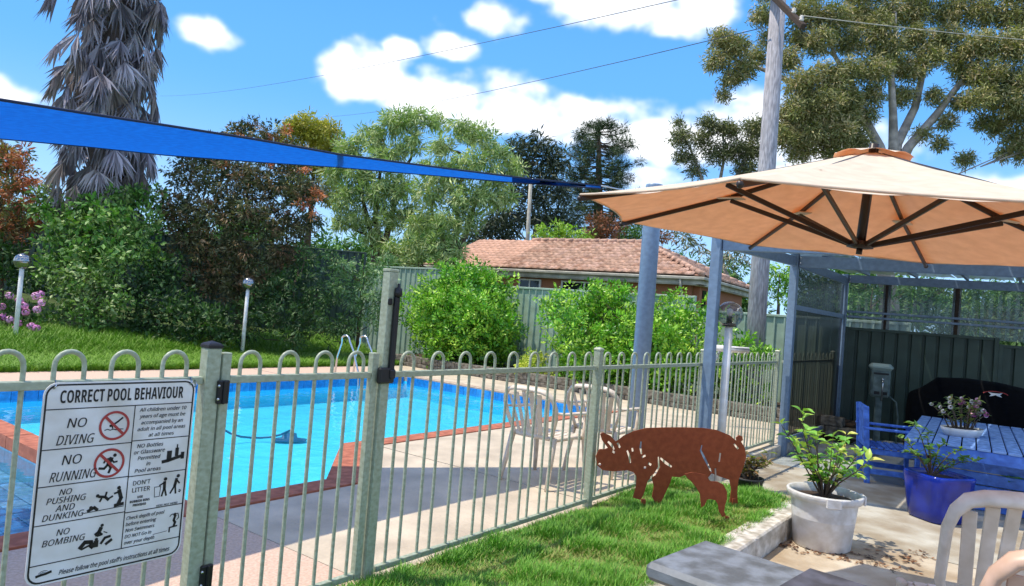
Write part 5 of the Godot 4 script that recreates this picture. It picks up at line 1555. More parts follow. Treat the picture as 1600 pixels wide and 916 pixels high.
	shrub_in_pot("dry_plant", "withered brown plant drooping in the small black pot", dp, stems, one_leaf("dryleaf", 0.09, 0.03), [Color("7a5a3c"), Color("5c4330"), Color("94714e")], 9)
	blue_table()
	blue_chair()
	# flower bowl
	var fb := Vector3(5.08, 0.53, -7.81)
	t = thing("flower_bowl", "shallow white oval bowl standing on the blue table", "bowl", fb, 0.35)
	st = ss()
	lathe(st, [Vector2(0.0, 0.0), Vector2(0.2, 0.0), Vector2(0.235, 0.05), Vector2(0.25, 0.09), Vector2(0.238, 0.09), Vector2(0.2, 0.05)], 36, Transform3D(Basis().scaled(Vector3(1.0, 1.0, 0.7)), Vector3.ZERO))
	part(t, "bowl", st, mats.white_paint)
	st = ss()
	lathe(st, [Vector2(0.23, 0.075), Vector2(0.0, 0.095)], 30, Transform3D(Basis().scaled(Vector3(1.0, 1.0, 0.7)), Vector3.ZERO))
	part(t, "soil", st, mats.soil)
	stems = []
	var tips := []
	for k in 22:
		var q := Vector3(rr(-0.3, 0.24), rr(0.22, 0.42), rr(-.12, .12))
		if k > 12: q = Vector3(rr(-0.02, 0.24), rr(0.24, 0.4), rr(-.1, .1))
		stems.append([Vector3(q.x * 0.4, 0.08, q.z * 0.5), Vector3(q.x * 0.6, 0.08 + q.y * 0.4, q.z * 0.7), q])
		tips.append(q)
	var fl := shrub_in_pot("bowl_flowers", "pink and white flowering plants spilling from the white bowl", fb, stems, one_leaf("bowlleaf", 0.07, 0.022), [Color("5c6a38"), Color("7a8a44"), Color("44562c"), Color("8a7a48")], 9)
	var pinks := [M(Color("d07ab0"), 0.6), M(Color("e8e0dc"), 0.6), M(Color("b85c98"), 0.6), M(Color("e0b0c8"), 0.6)]
	var fm := sf()
	for k in 14:
		var d := rdir()
		var x := d.cross(rdir()).normalized() * 0.012
		var y := d.cross(x).normalized() * 0.012
		face(fm, [d * 0.014 + x, d * 0.014 + y, d * 0.014 - x, d * 0.014 - y], d)
	var fmesh := mesh_of(fm)
	for k in tips.size():
		for j in (2 if tips[k].x > 0 else 1): put(fl, "flower", fmesh, pinks[(k + j) % 4] if tips[k].x > -0.05 else pinks[1], Transform3D(Basis().scaled(Vector3.ONE * rr(0.9, 1.6)), tips[k] + rdir() * 0.02 * j))
	# covered barbecue
	var q0 := Vector3(5.96, 0.53, -10.40)
	var e := Vector3(0.92, 0, 0.39)
	var bq := thing("covered_barbecue", "barbecue under a black fitted cover against the dark fence", "barbecue", Vector3(q0.x, -0.15, q0.z), atan2(-e.z, e.x))
	st = ss()
	var prof := [[0.0, 0.02, 0.9], [0.01, 0.0, 0.96], [0.16, 0.0, 1.04], [0.34, 0.0, 1.2], [0.7, 0.0, 1.22], [1.1, 0.0, 1.21], [1.4, 0.0, 1.16], [1.55, 0.0, 1.05], [1.9, 0.0, 0.96], [2.0, 0.0, 0.9]]
	var sec := func(i):
		var h: float = prof[i][2] + rng.randf_range(-0.012, 0.012)
		var x: float = prof[i][0]
		return [Vector3(x, 0.03, 0.34), Vector3(x, 0.4, 0.33), Vector3(x, h - 0.22, 0.31), Vector3(x, h - 0.05, 0.2), Vector3(x, h, 0.0), Vector3(x, h - 0.05, -0.2), Vector3(x, h - 0.2, -0.3), Vector3(x, 0.03, -0.32)]
	var last = sec.call(0)
	face(st, last.duplicate(), Vector3(-1, 0, 0))
	for i in range(1, prof.size()):
		var nx = sec.call(i)
		for k in 7:
			face(st, [last[k], nx[k], nx[k + 1], last[k + 1]], (last[k] + nx[k + 1]) * 0.5 - Vector3(prof[i][0], 0.5, 0))
		last = nx
	face(st, last.duplicate(), Vector3(1, 0, 0))
	part(bq, "cover", st, mats.bbq_cover)
	# emblem: white bull-like mark under a red arc
	var em := Transform3D(Basis(Vector3.RIGHT, -0.35), Vector3(1.0, 1.04, 0.3))
	st = sf()
	extrude(st, [Vector2(-0.075, -0.03), Vector2(-0.05, 0.0), Vector2(-0.085, 0.03), Vector2(-0.04, 0.02), Vector2(0.04, 0.02), Vector2(0.085, 0.03), Vector2(0.05, 0.0), Vector2(0.075, -0.03), Vector2(0.03, -0.02), Vector2(0.0, -0.005), Vector2(-0.03, -0.02)], 0.006, em)
	part(bq, "emblem", st, mats.sign_white)
	st = ss()
	var arc := []
	for k in 11:
		var a := PI * (0.08 + 0.84 * k / 10.0)
		arc.append(em * Vector3(cos(a) * 0.15, sin(a) * 0.05 - 0.005, 0.0))
	tube(st, arc, 0.006, 6)
	part(bq, "emblem_arc", st, mats.red_ink)
	# service box on a post
	var sb := Vector3(6.04, 0.40, -11.40)
	t = thing("service_box", "grey service box with a tap on a post by dark fence", "utility box", Vector3(sb.x, -0.15, sb.z), -0.35)
	st = sf()
	cbox(st, at(0, 0.4, 0), Vector3(0.1, 0.8, 0.08), 0.006)
	part(t, "post", st, mats.service)
	st = sf()
	cbox(st, at(0, 0.98, 0.02), Vector3(0.28, 0.46, 0.2), 0.03)
	var bx := part(t, "body", st, mats.service)
	st = sf()
	cbox(st, at(0, 1.235, 0.03), Vector3(0.34, 0.11, 0.26), 0.05)
	part(bx, "hood", st, M(Color("a3b8b2"), 0.5))
	st = sf()
	cbox(st, at(0, 1.13, 0.125), Vector3(0.22, 0.03, 0.012), 0.003)
	cbox(st, at(-0.05, 0.82, 0.122), Vector3(0.08, 0.05, 0.01), 0.003)
	cbox(st, at(0.06, 0.82, 0.122), Vector3(0.08, 0.05, 0.01), 0.003)
	part(bx, "slot", st, mats.black_plastic)
	st = ss()
	tube(st, [Vector3(0.02, 1.02, 0.12), Vector3(0.02, 1.02, 0.17), Vector3(0.02, 0.98, 0.19), Vector3(0.02, 0.7, 0.16)], 0.012, 6)
	ball(st, Vector3(0.02, 1.04, 0.16), 0.025, 8)
	part(bx, "tap", st, mats.steel)
	st = ss()
	tube(st, [Vector3(0.14, 0.78, 0.05), Vector3(0.24, 0.7, 0.08), Vector3(0.28, 0.45, 0.08), Vector3(0.27, 0.02, 0.1)], 0.014, 6)
	part(t, "hose", st, mats.service)
	# broad leaved plant at the right edge
	var gp := Vector3(5.38, -0.15, -7.20)
	stems = []
	for k in 7: stems.append([Vector3(0, 0, 0), Vector3(rr(-.06, .03), 0.16, rr(-.05, .05)), Vector3(rr(-.14, .04), rr(0.2, 0.4), rr(-.1, .1))])
	shrub_in_pot("leafy_plant", "light green leafy plant cut by the right picture edge", gp, stems, one_leaf("bigleaf", 0.16, 0.09), [Color("7cb04c"), Color("5c943a"), Color("94c060")], 6)

func blue_table() -> void:
	var nl := Vector3(4.14, 0.53, -7.27)
	var a := Vector3(0.55, 0, -0.835)
	var yaw := atan2(-a.z, a.x)
	# local x runs along the boards, local +z along the near edge to the right
	var t := thing("blue_table", "large blue slatted timber table under the pergola", "table", Vector3(nl.x, -0.15, nl.z), yaw)
	var L := 2.9
	for k in 22:
		var st := sf()
		cbox(st, at(L * 0.5, 0.667 + rr(-0.002, 0.002), 0.06 + k * 0.125), Vector3(L + rr(-0.006, 0.006), 0.026, 0.112), 0.005)
		part(t, "board", st, mats.table_wood)
	for x in [0.03, L - 0.03]:
		var st := sf()
		cbox(st, at(x, 0.595, 1.375), Vector3(0.04, 0.115, 2.72), 0.005)
		part(t, "apron", st, mats.blue_wood)
	for z in [0.02, 2.73]:
		var st := sf()
		cbox(st, at(L * 0.5, 0.595, z), Vector3(L - 0.12, 0.11, 0.035), 0.005)
		part(t, "apron", st, mats.blue_wood)
	# boxed pedestal of horizontal boards
	for p in [[0.45, 0.5, 0.85], [1.9, 1.75, 0.85]]:
		for k in 4:
			var st := sf()
			cbox(st, at(p[0], 0.065 + k * 0.13, p[1] + 0.15), Vector3(0.03, 0.118, p[2]), 0.006)
			part(t, "pedestal_board", st, mats.blue_wood)
		for dz in [-0.42, 0.42]:
			for k in 4:
				var st := sf()
				cbox(st, at(p[0] + 0.32, 0.065 + k * 0.13, p[1] + 0.15 + dz), Vector3(0.6, 0.118, 0.03), 0.006)
				part(t, "pedestal_board", st, mats.blue_wood)
	for q in [[0.05, 2.68], [L - 0.05, 0.07], [L - 0.05, 2.68]]:
		var st := sf()
		cbox(st, at(q[0], 0.27, q[1]), Vector3(0.07, 0.54, 0.07), 0.006)
		part(t, "leg", st, mats.blue_wood)
func blue_chair() -> void:
	# local +z is the way it faces, seat 0.55 wide
	var p := Vector3(4.59, -0.15, -8.39)
	var t := thing("blue_armchair", "blue slatted timber armchair at the end of the table", "chair", p, 1.25)
	var m: Material = mats.blue_wood
	for x in [-0.27, 0.27]:
		var st := sf()
		cbox(st, at(x, 0.31, 0.26), Vector3(0.06, 0.62, 0.05), 0.006)
		part(t, "leg", st, m)
		st = sf()
		beam(st, Vector3(x, 0, -0.24), Vector3(x, 0.88, -0.3), 0.05, 0.06)
		part(t, "leg", st, m)
		st = sf()
		cbox(st, at(x, 0.632, 0.0), Vector3(0.085, 0.026, 0.64), 0.006)
		part(t, "arm", st, m)
		for y in [0.37, 0.14]:
			st = sf()
			cbox(st, at(x, y, 0.0), Vector3(0.03, 0.06, 0.47), 0.004)
			part(t, "side_rail", st, m)
	for k in 7:
		var st := sf()
		cbox(st, at(0, 0.415, -0.2 + k * 0.075), Vector3(0.58, 0.02, 0.055), 0.004)
		part(t, "seat_slat", st, m)
	for k in 6:
		var st := sf()
		beam(st, Vector3(-0.2 + k * 0.08, 0.46, -0.272), Vector3(-0.2 + k * 0.08, 0.82, -0.296), 0.062, 0.018)
		part(t, "back_slat", st, m)
	for y in [[0.85, -0.298], [0.44, -0.27]]:
		var st := sf()
		cbox(st, at(0, y[0], y[1]), Vector3(0.5, 0.07, 0.034), 0.006)
		part(t, "back_rail", st, m)
	var st := sf()
	cbox(st, at(0, 0.36, 0.26), Vector3(0.48, 0.07, 0.03), 0.005)
	part(t, "front_rail", st, m)

# ---------- plastic chairs and the grey slabs
func plastic_chair(label: String, pos: Vector3, yaw: float, m: Material, group: String, high := 0.0, arms := true, fat := 1.0, solid := false) -> void:
	# local +z is the way it faces
	var t := thing("plastic_chair", label, "chair", pos, yaw, group)
	var st := ss()
	# seat with a rolled front edge, slotted
	for k in 7:
		st = sf()
		var x := -0.195 + k * 0.065
		var pts := [Vector3(x, 0.425, -0.2), Vector3(x, 0.415, -0.05), Vector3(x, 0.425, 0.12), Vector3(x, 0.43, 0.2), Vector3(x, 0.4, 0.235)]
		for i in 4: beam(st, pts[i], pts[i + 1], 0.052, 0.012, 0.003)
		part(t, "seat_slat", st, m)
	st = ss()
	tube(st, [Vector3(-0.235, 0.4, 0.235), Vector3(-0.245, 0.42, 0.1), Vector3(-0.23, 0.42, -0.2), Vector3(-0.12, 0.425, -0.235), Vector3(0.12, 0.425, -0.235), Vector3(0.23, 0.42, -0.2), Vector3(0.245, 0.42, 0.1), Vector3(0.235, 0.4, 0.235), Vector3(0.0, 0.4, 0.25), Vector3(-0.235, 0.4, 0.235)], 0.02, 8)
	part(t, "seat_frame", st, m)
	# back: a rounded hoop with slats, leaning back
	var top := 0.84 + high
	var lean := func(x: float, y: float) -> Vector3: return Vector3(x, y, -0.235 - (y - 0.42) * 0.32 + 0.22 * x * x)
	var hoop := []
	var out := [[-0.2, 0.42], [-0.225, 0.5], [-0.262, 0.6], [-0.272, top - 0.16], [-0.255, top - 0.08], [-0.215, top - 0.025], [-0.15, top - 0.003], [-0.07, top + 0.004], [0.0, top + 0.005]]
	for q in out: hoop.append(lean.call(q[0], q[1]))
	for k in range(out.size() - 2, -1, -1): hoop.append(lean.call(-out[k][0], out[k][1]))
	st = ss()
	tube(st, hoop, [0.022, 0.022, 0.023, 0.025, 0.027, 0.03, 0.032, 0.033, 0.034, 0.033, 0.032, 0.03, 0.027, 0.025, 0.023, 0.022, 0.022].map(func(x): return x * fat), 10, true, 0.6)
	part(t, "back_frame", st, m)
	for k in 6:
		var q := (k - 2.5) / 2.5
		st = sf()
		var a: Vector3 = lean.call(q * 0.14, 0.43)
		var b: Vector3 = lean.call(q * 0.165, 0.6)
		var c: Vector3 = lean.call(q * 0.2, top - 0.02 - 0.05 * q * q)
		for pr in [[a, b], [b, c]]: beam(st, pr[0], pr[1], 0.044 * (0.5 + 0.5 * fat), 0.012, 0.003)
		part(t, "back_slat", st, m)
	if solid:
		st = ss()
		for i in 8:
			for j in 8:
				var g := func(ii, jj):
					var y: float = 0.5 + (top - 0.52) * ii / 8.0
					var ww: float = 0.25 * sqrt(maxf(0.02, 1.0 - pow(maxf(0.0, (ii / 8.0 - 0.55) / 0.5), 2.4)))
					return lean.call((jj / 4.0 - 1.0) * ww, y)
				face(st, [g.call(i, j), g.call(i, j + 1), g.call(i + 1, j + 1), g.call(i + 1, j)], Vector3(0, 0, -1))
		part(t, "back_panel", st, m)
	for s in [-1.0, 1.0]:
		st = ss()
		if arms: tube(st, [lean.call(0.262 * s, 0.66), Vector3(0.275 * s, 0.645, -0.15), Vector3(0.285 * s, 0.64, 0.05), Vector3(0.285 * s, 0.635, 0.17), Vector3(0.28 * s, 0.6, 0.215)], [0.022, 0.026, 0.03, 0.03, 0.024], 10, true, 0.5)
		if arms: part(t, "arm", st, m)
		st = ss()
		tube(st, [Vector3(0.28 * s, 0.615 if arms else 0.43, 0.2), Vector3(0.262 * s, 0.42 if arms else 0.4, 0.22), Vector3(0.27 * s, 0.2, 0.245), Vector3(0.285 * s, 0.0, 0.27)], [0.026, 0.034, 0.028, 0.022], 8, true, 0.7)
		part(t, "leg", st, m)
		st = ss()
		tube(st, [Vector3(0.22 * s, 0.43, -0.22), Vector3(0.235 * s, 0.22, -0.27), Vector3(0.25 * s, 0.0, -0.33)], [0.034, 0.028, 0.022], 8, true, 0.7)
		part(t, "leg", st, m)
func seats() -> void:
	plastic_chair("tan plastic armchair by the pool, left of the green fence post", V(0.42, 0.0, 6.42), 2.5, mats.tan_plastic, "plastic armchairs beside the pool")
	plastic_chair("tan plastic armchair by the pool, right of the green fence post", V(1.02, 0.0, 7.05), 2.6, mats.tan_plastic, "plastic armchairs beside the pool")
	plastic_chair("white plastic patio chair with slatted back at the right edge", Vector3(2.27, -0.15, -3.10) + Vector3(0.07, 0, -0.3), 2.9, mats.white_plastic, "plastic patio chairs under the umbrella", 0.18, false, 1.5)
	plastic_chair("beige plastic chair back nearest the camera in lower right corner", Vector3(1.81, -0.15, -2.20) + Vector3(0.05, 0, -0.3), 2.95, mats.pink_plastic, "plastic patio chairs under the umbrella", 0.21, false, 1.2, true)
	# grey painted concrete bench and table
	var e := Vector3(0.68, 0, -0.73)
	var f := Vector3(0.71, 0, 0.70)
	var y1 := 0.5
	var c1 := Vector3(0.64, 0.50, -2.96)
	var b := thing("concrete_bench", "pale grey painted concrete slab seat beside the small lawn", "bench", Vector3(c1.x, -0.15, c1.z))
	var st := sf()
	cbox(st, Transform3D(Basis(e, Vector3.UP, -f), Vector3(0, 0.62, 0) + e * 0.26 + f * 0.55), Vector3(0.52, 0.075, 1.1), 0.02)
	part(b, "slab", st, mats.grey_paint)
	for k in [0.25, 0.85]:
		st = sf()
		cbox(st, Transform3D(Basis(e, Vector3.UP, -f), Vector3(0, 0.29, 0) + e * 0.26 + f * k), Vector3(0.36, 0.58, 0.09), 0.012)
		part(b, "leg", st, mats.grey_paint)
	var c2 := Vector3(1.24, 0.60, -2.78)
	var tb := thing("concrete_table", "darker grey painted concrete table top at the bottom picture edge", "table", Vector3(c2.x, -0.15, c2.z))
	st = sf()
	cbox(st, Transform3D(Basis(e, Vector3.UP, -f), Vector3(0, 0.715, 0) - e * 0.45 + f * 0.45), Vector3(0.9, 0.07, 0.9), 0.015)
	part(tb, "top", st, mats.dark_paint)
	st = sf()
	cbox(st, Transform3D(Basis(e, Vector3.UP, -f), Vector3(0, 0.34, 0) - e * 0.45 + f * 0.45), Vector3(0.3, 0.68, 0.3), 0.02)
	part(tb, "pedestal", st, mats.dark_paint)

# ---------- rusted steel pig and piglet
func cutout(parent: Node3D, n: String, outline: Array, holes: Array, m: Material, depth := 0.006) -> void:
	var c := CSGPolygon3D.new()
	c.polygon = PackedVector2Array(outline)
	c.depth = depth
	c.material = m
	c.name = n
	for h in holes:
		var s := CSGPolygon3D.new()
		s.polygon = PackedVector2Array(h)
		s.depth = depth * 5
		s.position.z = depth * 2
		s.operation = CSGShape3D.OPERATION_SUBTRACTION
		s.material = m
		s.name = "cut"
		c.add_child(s, true)
	parent.add_child(c, true)
func streak(pts: Array, w: float) -> Array:
	var a := []
	var b := []
	for i in pts.size():
		var p: Vector2 = pts[i]
		var d: Vector2 = (pts[mini(i + 1, pts.size() - 1)] - pts[maxi(i - 1, 0)]).normalized()
		var k := w * (0.35 + 0.65 * sin(PI * (i + 0.5) / pts.size()))
		a.append(p + Vector2(-d.y, d.x) * k)
		b.append(p - Vector2(-d.y, d.x) * k)
	b.reverse()
	return a + b
func pigs() -> void:
	var p0 := V(1.17, 0.02, 5.7)
	var dirv := Vector3(0.95, 0, -0.31).normalized()
	var yaw := atan2(-dirv.z, dirv.x)
	var t := thing("pig_sculpture", "rusted steel cut-out pig standing on the lawn facing left", "sculpture", p0, yaw)
	# outline traced in centimetres from the front hoof
	var S := 0.01
	var body := [Vector2(-0.403, 0.455), Vector2(-0.431, 0.399), Vector2(-0.408, 0.324), Vector2(-0.361, 0.289), Vector2(-0.259, 0.280), Vector2(-0.147, 0.290), Vector2(-0.088, 0.275), Vector2(-0.057, 0.240), Vector2(-0.056, 0.163), Vector2(-0.077, 0.071), Vector2(-0.006, 0.055), Vector2(0.019, 0.101), Vector2(0.045, 0.204), Vector2(0.077, 0.240), Vector2(0.107, 0.163), Vector2(0.096, 0.080), Vector2(0.143, 0.008), Vector2(0.158, -0.028), Vector2(0.187, -0.018), Vector2(0.187, 0.044), Vector2(0.217, 0.111), Vector2(0.252, 0.184), Vector2(0.266, 0.241), Vector2(0.338, 0.236), Vector2(0.396, 0.257), Vector2(0.505, 0.263), Vector2(0.601, 0.226), Vector2(0.640, 0.269), Vector2(0.724, 0.242), Vector2(0.820, 0.216), Vector2(0.846, 0.135), Vector2(0.837, 0.023), Vector2(0.920, 0.017), Vector2(0.905, 0.108), Vector2(0.909, 0.216), Vector2(0.941, 0.297), Vector2(0.970, 0.406), Vector2(0.950, 0.486), Vector2(0.907, 0.540), Vector2(0.926, 0.551), Vector2(0.916, 0.583), Vector2(0.884, 0.593), Vector2(0.854, 0.571), Vector2(0.862, 0.544), Vector2(0.788, 0.591), Vector2(0.659, 0.631), Vector2(0.534, 0.644), Vector2(0.351, 0.645), Vector2(0.172, 0.640), Vector2(-0.003, 0.631), Vector2(-0.116, 0.602), Vector2(-0.199, 0.565), Vector2(-0.246, 0.528), Vector2(-0.268, 0.518), Vector2(-0.317, 0.562), Vector2(-0.380, 0.586), Vector2(-0.407, 0.575), Vector2(-0.386, 0.525), Vector2(-0.331, 0.466), Vector2(-0.358, 0.455)]
	var H := []
	for q in [[Vector2(-0.335, 0.516), Vector2(-0.299, 0.487), Vector2(-0.274, 0.452)], [Vector2(-0.250, 0.508), Vector2(-0.224, 0.468)], [Vector2(-0.160, 0.448), Vector2(-0.133, 0.398), Vector2(-0.123, 0.347)], [Vector2(-0.040, 0.522), Vector2(-0.042, 0.471), Vector2(-0.026, 0.419)], [Vector2(-0.023, 0.394), Vector2(0.010, 0.410)], [Vector2(0.038, 0.348), Vector2(0.069, 0.333)], [Vector2(0.128, 0.401), Vector2(0.141, 0.318), Vector2(0.105, 0.256), Vector2(0.071, 0.235)], [Vector2(0.146, 0.391), Vector2(0.196, 0.355), Vector2(0.259, 0.319)], [Vector2(0.528, 0.501), Vector2(0.519, 0.458), Vector2(0.562, 0.395), Vector2(0.611, 0.322), Vector2(0.639, 0.279)], [Vector2(0.713, 0.440), Vector2(0.707, 0.365)], [Vector2(0.674, 0.311), Vector2(0.688, 0.216)], [Vector2(0.839, 0.517), Vector2(0.887, 0.475)], [Vector2(-0.116, 0.469), Vector2(-0.108, 0.439)], [Vector2(-0.399, 0.344), Vector2(-0.381, 0.329)], [Vector2(0.001, 0.312), Vector2(0.024, 0.312)], [Vector2(-0.290, 0.441), Vector2(-0.266, 0.426)]]:
		H.append(streak(q, 0.011))
	cutout(t, "body_plate", body, H, mats.rust)
	# stiffening feet pressed into the turf
	for f in [0.02, 0.87]:
		var st := sf()
		cbox(st, at(f, 0.0, 0.0), Vector3(0.03, 0.12, 0.03), 0.003)
		part(t, "stake", st, mats.rust)
	var q0 := V(1.66, 0.02, 5.46)
	var t2 := thing("piglet_sculpture", "smaller rusted steel piglet cut-out standing before the pig's belly", "sculpture", q0, yaw)
	var pl := [Vector2(-0.253, 0.354), Vector2(-0.187, 0.369), Vector2(-0.130, 0.359), Vector2(-0.066, 0.350), Vector2(-0.022, 0.301), Vector2(0.047, 0.296), Vector2(0.095, 0.276), Vector2(0.135, 0.222), Vector2(0.140, 0.162), Vector2(0.126, 0.113), Vector2(0.125, 0.064), Vector2(0.139, 0.034), Vector2(0.111, 0.024), Vector2(0.078, 0.064), Vector2(0.062, 0.123), Vector2(0.036, 0.153), Vector2(-0.011, 0.163), Vector2(-0.039, 0.159), Vector2(-0.058, 0.115), Vector2(-0.085, 0.100), Vector2(-0.095, 0.149), Vector2(-0.105, 0.203), Vector2(-0.143, 0.252), Vector2(-0.193, 0.301), Vector2(-0.228, 0.325)]
	cutout(t2, "body_plate", pl, [streak([Vector2(-0.035, 0.316), Vector2(0.001, 0.301)], 0.006)], mats.rust)
	var st := sf()
	cbox(st, at(0.15, -0.02, 0), Vector3(0.025, 0.1, 0.025), 0.003)
	part(t2, "stake", st, mats.rust)

# ---------- grass
func tuft(key: String, n: int, h: float) -> Mesh:
	if mats.has(key): return mats[key]
	var st := sf()
	var r0 := RandomNumberGenerator.new()
	r0.seed = hash(key)
	for k in n:
		var a := r0.randf_range(0, TAU)
		var b := Vector3(cos(a), 0, sin(a)) * r0.randf_range(0, 0.03)
		var d := Vector3(cos(a + r0.randf_range(-1, 1)), 0, sin(a + r0.randf_range(-1, 1)))
		var l := h * r0.randf_range(0.6, 1.2)
		var s := d.cross(Vector3.UP) * 0.0028
		var m := b + Vector3(0, l * 0.6, 0) + d * l * 0.2
		var tip := b + Vector3(0, l * 0.88, 0) + d * l * 0.6
		face(st, [b - s, b + s, m + s * 0.8, m - s * 0.8], d)
		face(st, [m - s * 0.8, m + s * 0.8, tip], d)
	mats[key] = mesh_of(st)
	return mats[key]
func lawns() -> void:
	var tm := tuft("tuft", 9, 0.075)
	var xfs := []
	var cols := []
	var pal := [lin("5a9a24"), lin("70ae34"), lin("468020"), lin("8cba46"), lin("9aa84c")]
	var pn := FastNoiseLite.new()
	pn.seed = 4
	pn.frequency = 0.9
	for k in 30000:
		var s := rr(-1.4, 4.0)
		var t := rr(-1.12, -0.05)
		var g := pn.get_noise_2d(s * 2, t * 2)
		if g < -0.42 and rng.randf() < 0.7: continue
		xfs.append(Transform3D(Basis(Vector3.UP, rr(0, TAU)).scaled(Vector3(1, rr(0.6, 1.3) * (1.0 + g * 0.8), 1)), W(s, t, -0.025)))
		var c: Color = pal[rng.randi() % 4].lerp(pal[rng.randi() % 4], rng.randf())
		if (g < -0.12 and rng.randf() < 0.45) or rng.randf() < 0.06: c = c.lerp(lin("b8aa6c"), 0.7)
		cols.append(c * rr(0.8, 1.2))
	tag(scatter(self, "lawn_grass", tm, mats.grass_blade, xfs, cols), "lush short green grass of the small lawn under the pig", "grass")
	xfs = []
	cols = []
	var tm2 := tuft("tuft2", 9, 0.14)
	for k in 42000:
		var s := rr(-4.5, 10.6)
		var t := 9.42 + 4.4 * pow(rng.randf(), 1.15)
		var y := -0.03 + maxf(0.0, t - 11.3) * 0.11
		xfs.append(Transform3D(Basis(Vector3.UP, rr(0, TAU)).scaled(Vector3(1.9, rr(0.5, 1.4) * (1.0 + 0.7 * smoothstep(11.2, 12.6, t)), 1.9)), W(s, t, y)))
		cols.append(lin("6f9a2c").lerp(lin("8fb43c"), rng.randf()).lerp(lin("557f24"), rng.randf() * 0.6) * rr(0.85, 1.15))
	tag(scatter(self, "bank_grass", tm2, mats.grass_blade, xfs, cols), "sunlit unmown grass strip between far pool deck and shrubs", "grass")
	sign_board()

# ---------- the rules sign
var sign_node: Node3D
func word(txt: String, x: float, y: float, hgt: float, slant := 0.0, wmax := 0.0, bold := false, center := true, m: Material = null) -> void:
	# x, y in metres from the board's centre
	var tmh := TextMesh.new()
	tmh.text = txt
	var f := SystemFont.new()
	f.font_names = PackedStringArray(["Droid Sans"])
	f.font_weight = 700 if bold else 400
	tmh.font = f
	tmh.font_size = 48
	tmh.pixel_size = 0.01
	tmh.depth = 0.02
	tmh.curve_step = 1.5
	tmh.horizontal_alignment = HORIZONTAL_ALIGNMENT_CENTER if center else HORIZONTAL_ALIGNMENT_LEFT
	var bb := tmh.get_aabb()
	var k := hgt / 0.343
	var kx := k
	if wmax > 0.0 and bb.size.x > 0.0: kx = wmax / bb.size.x
	var o := MeshInstance3D.new()
	o.mesh = tmh
	o.name = "lettering"
	o.set_surface_override_material(0, m if m else mats.ink)
	o.transform = Transform3D(Basis(Vector3(kx, 0, 0), Vector3(slant * k, k, 0), Vector3(0, 0, 0.05)), Vector3(x, y, 0.0035))
	sign_node.add_child(o, true)
func figure(polys: Array, dots: Array, x: float, y: float, s: float, n := "pictogram") -> void:
	# strokes [points, half width] and round heads [x, y, r], in a unit square
	var st := sf()
	for q in polys:
		var pts := []
		for p in q[0]: pts.append(Vector3(x + p[0] * s, y + p[1] * s, 0.0032))
		for i in pts.size() - 1:
			var d: Vector3 = (pts[i + 1] - pts[i]).normalized()
			var sd := d.cross(Vector3(0, 0, 1)) * float(q[1]) * s
			face(st, [pts[i] - sd - d * q[1] * s * 0.6, pts[i] + sd - d * q[1] * s * 0.6, pts[i + 1] + sd + d * q[1] * s * 0.6, pts[i + 1] - sd + d * q[1] * s * 0.6], Vector3(0, 0, 1))
	for c in dots:
		var ring := []
		for k in 14: ring.append(Vector3(x + (c[0] + cos(TAU * k / 14) * c[2]) * s, y + (c[1] + sin(TAU * k / 14) * c[2]) * s, 0.0034))
		face(st, ring, Vector3(0, 0, 1))
	part(sign_node, n, st, mats.ink)
func ban(x: float, y: float, r: float) -> void:
	var st := sf()
	for k in 40:
		var a := TAU * k / 40
		var b := TAU * (k + 1) / 40
		face(st, [Vector3(x + cos(a) * r, y + sin(a) * r, 0.004), Vector3(x + cos(b) * r, y + sin(b) * r, 0.004), Vector3(x + cos(b) * r * 0.84, y + sin(b) * r * 0.84, 0.004), Vector3(x + cos(a) * r * 0.84, y + sin(a) * r * 0.84, 0.004)], Vector3(0, 0, 1))
	var d := Vector3(0.707, -0.707, 0)
	var sd := Vector3(0.707, 0.707, 0) * r * 0.09
	var c := Vector3(x, y, 0.0042)
	face(st, [c - d * r * 0.9 - sd, c - d * r * 0.9 + sd, c + d * r * 0.9 + sd, c + d * r * 0.9 - sd], Vector3(0, 0, 1))
	part(sign_node, "ban_ring", st, mats.red_ink)
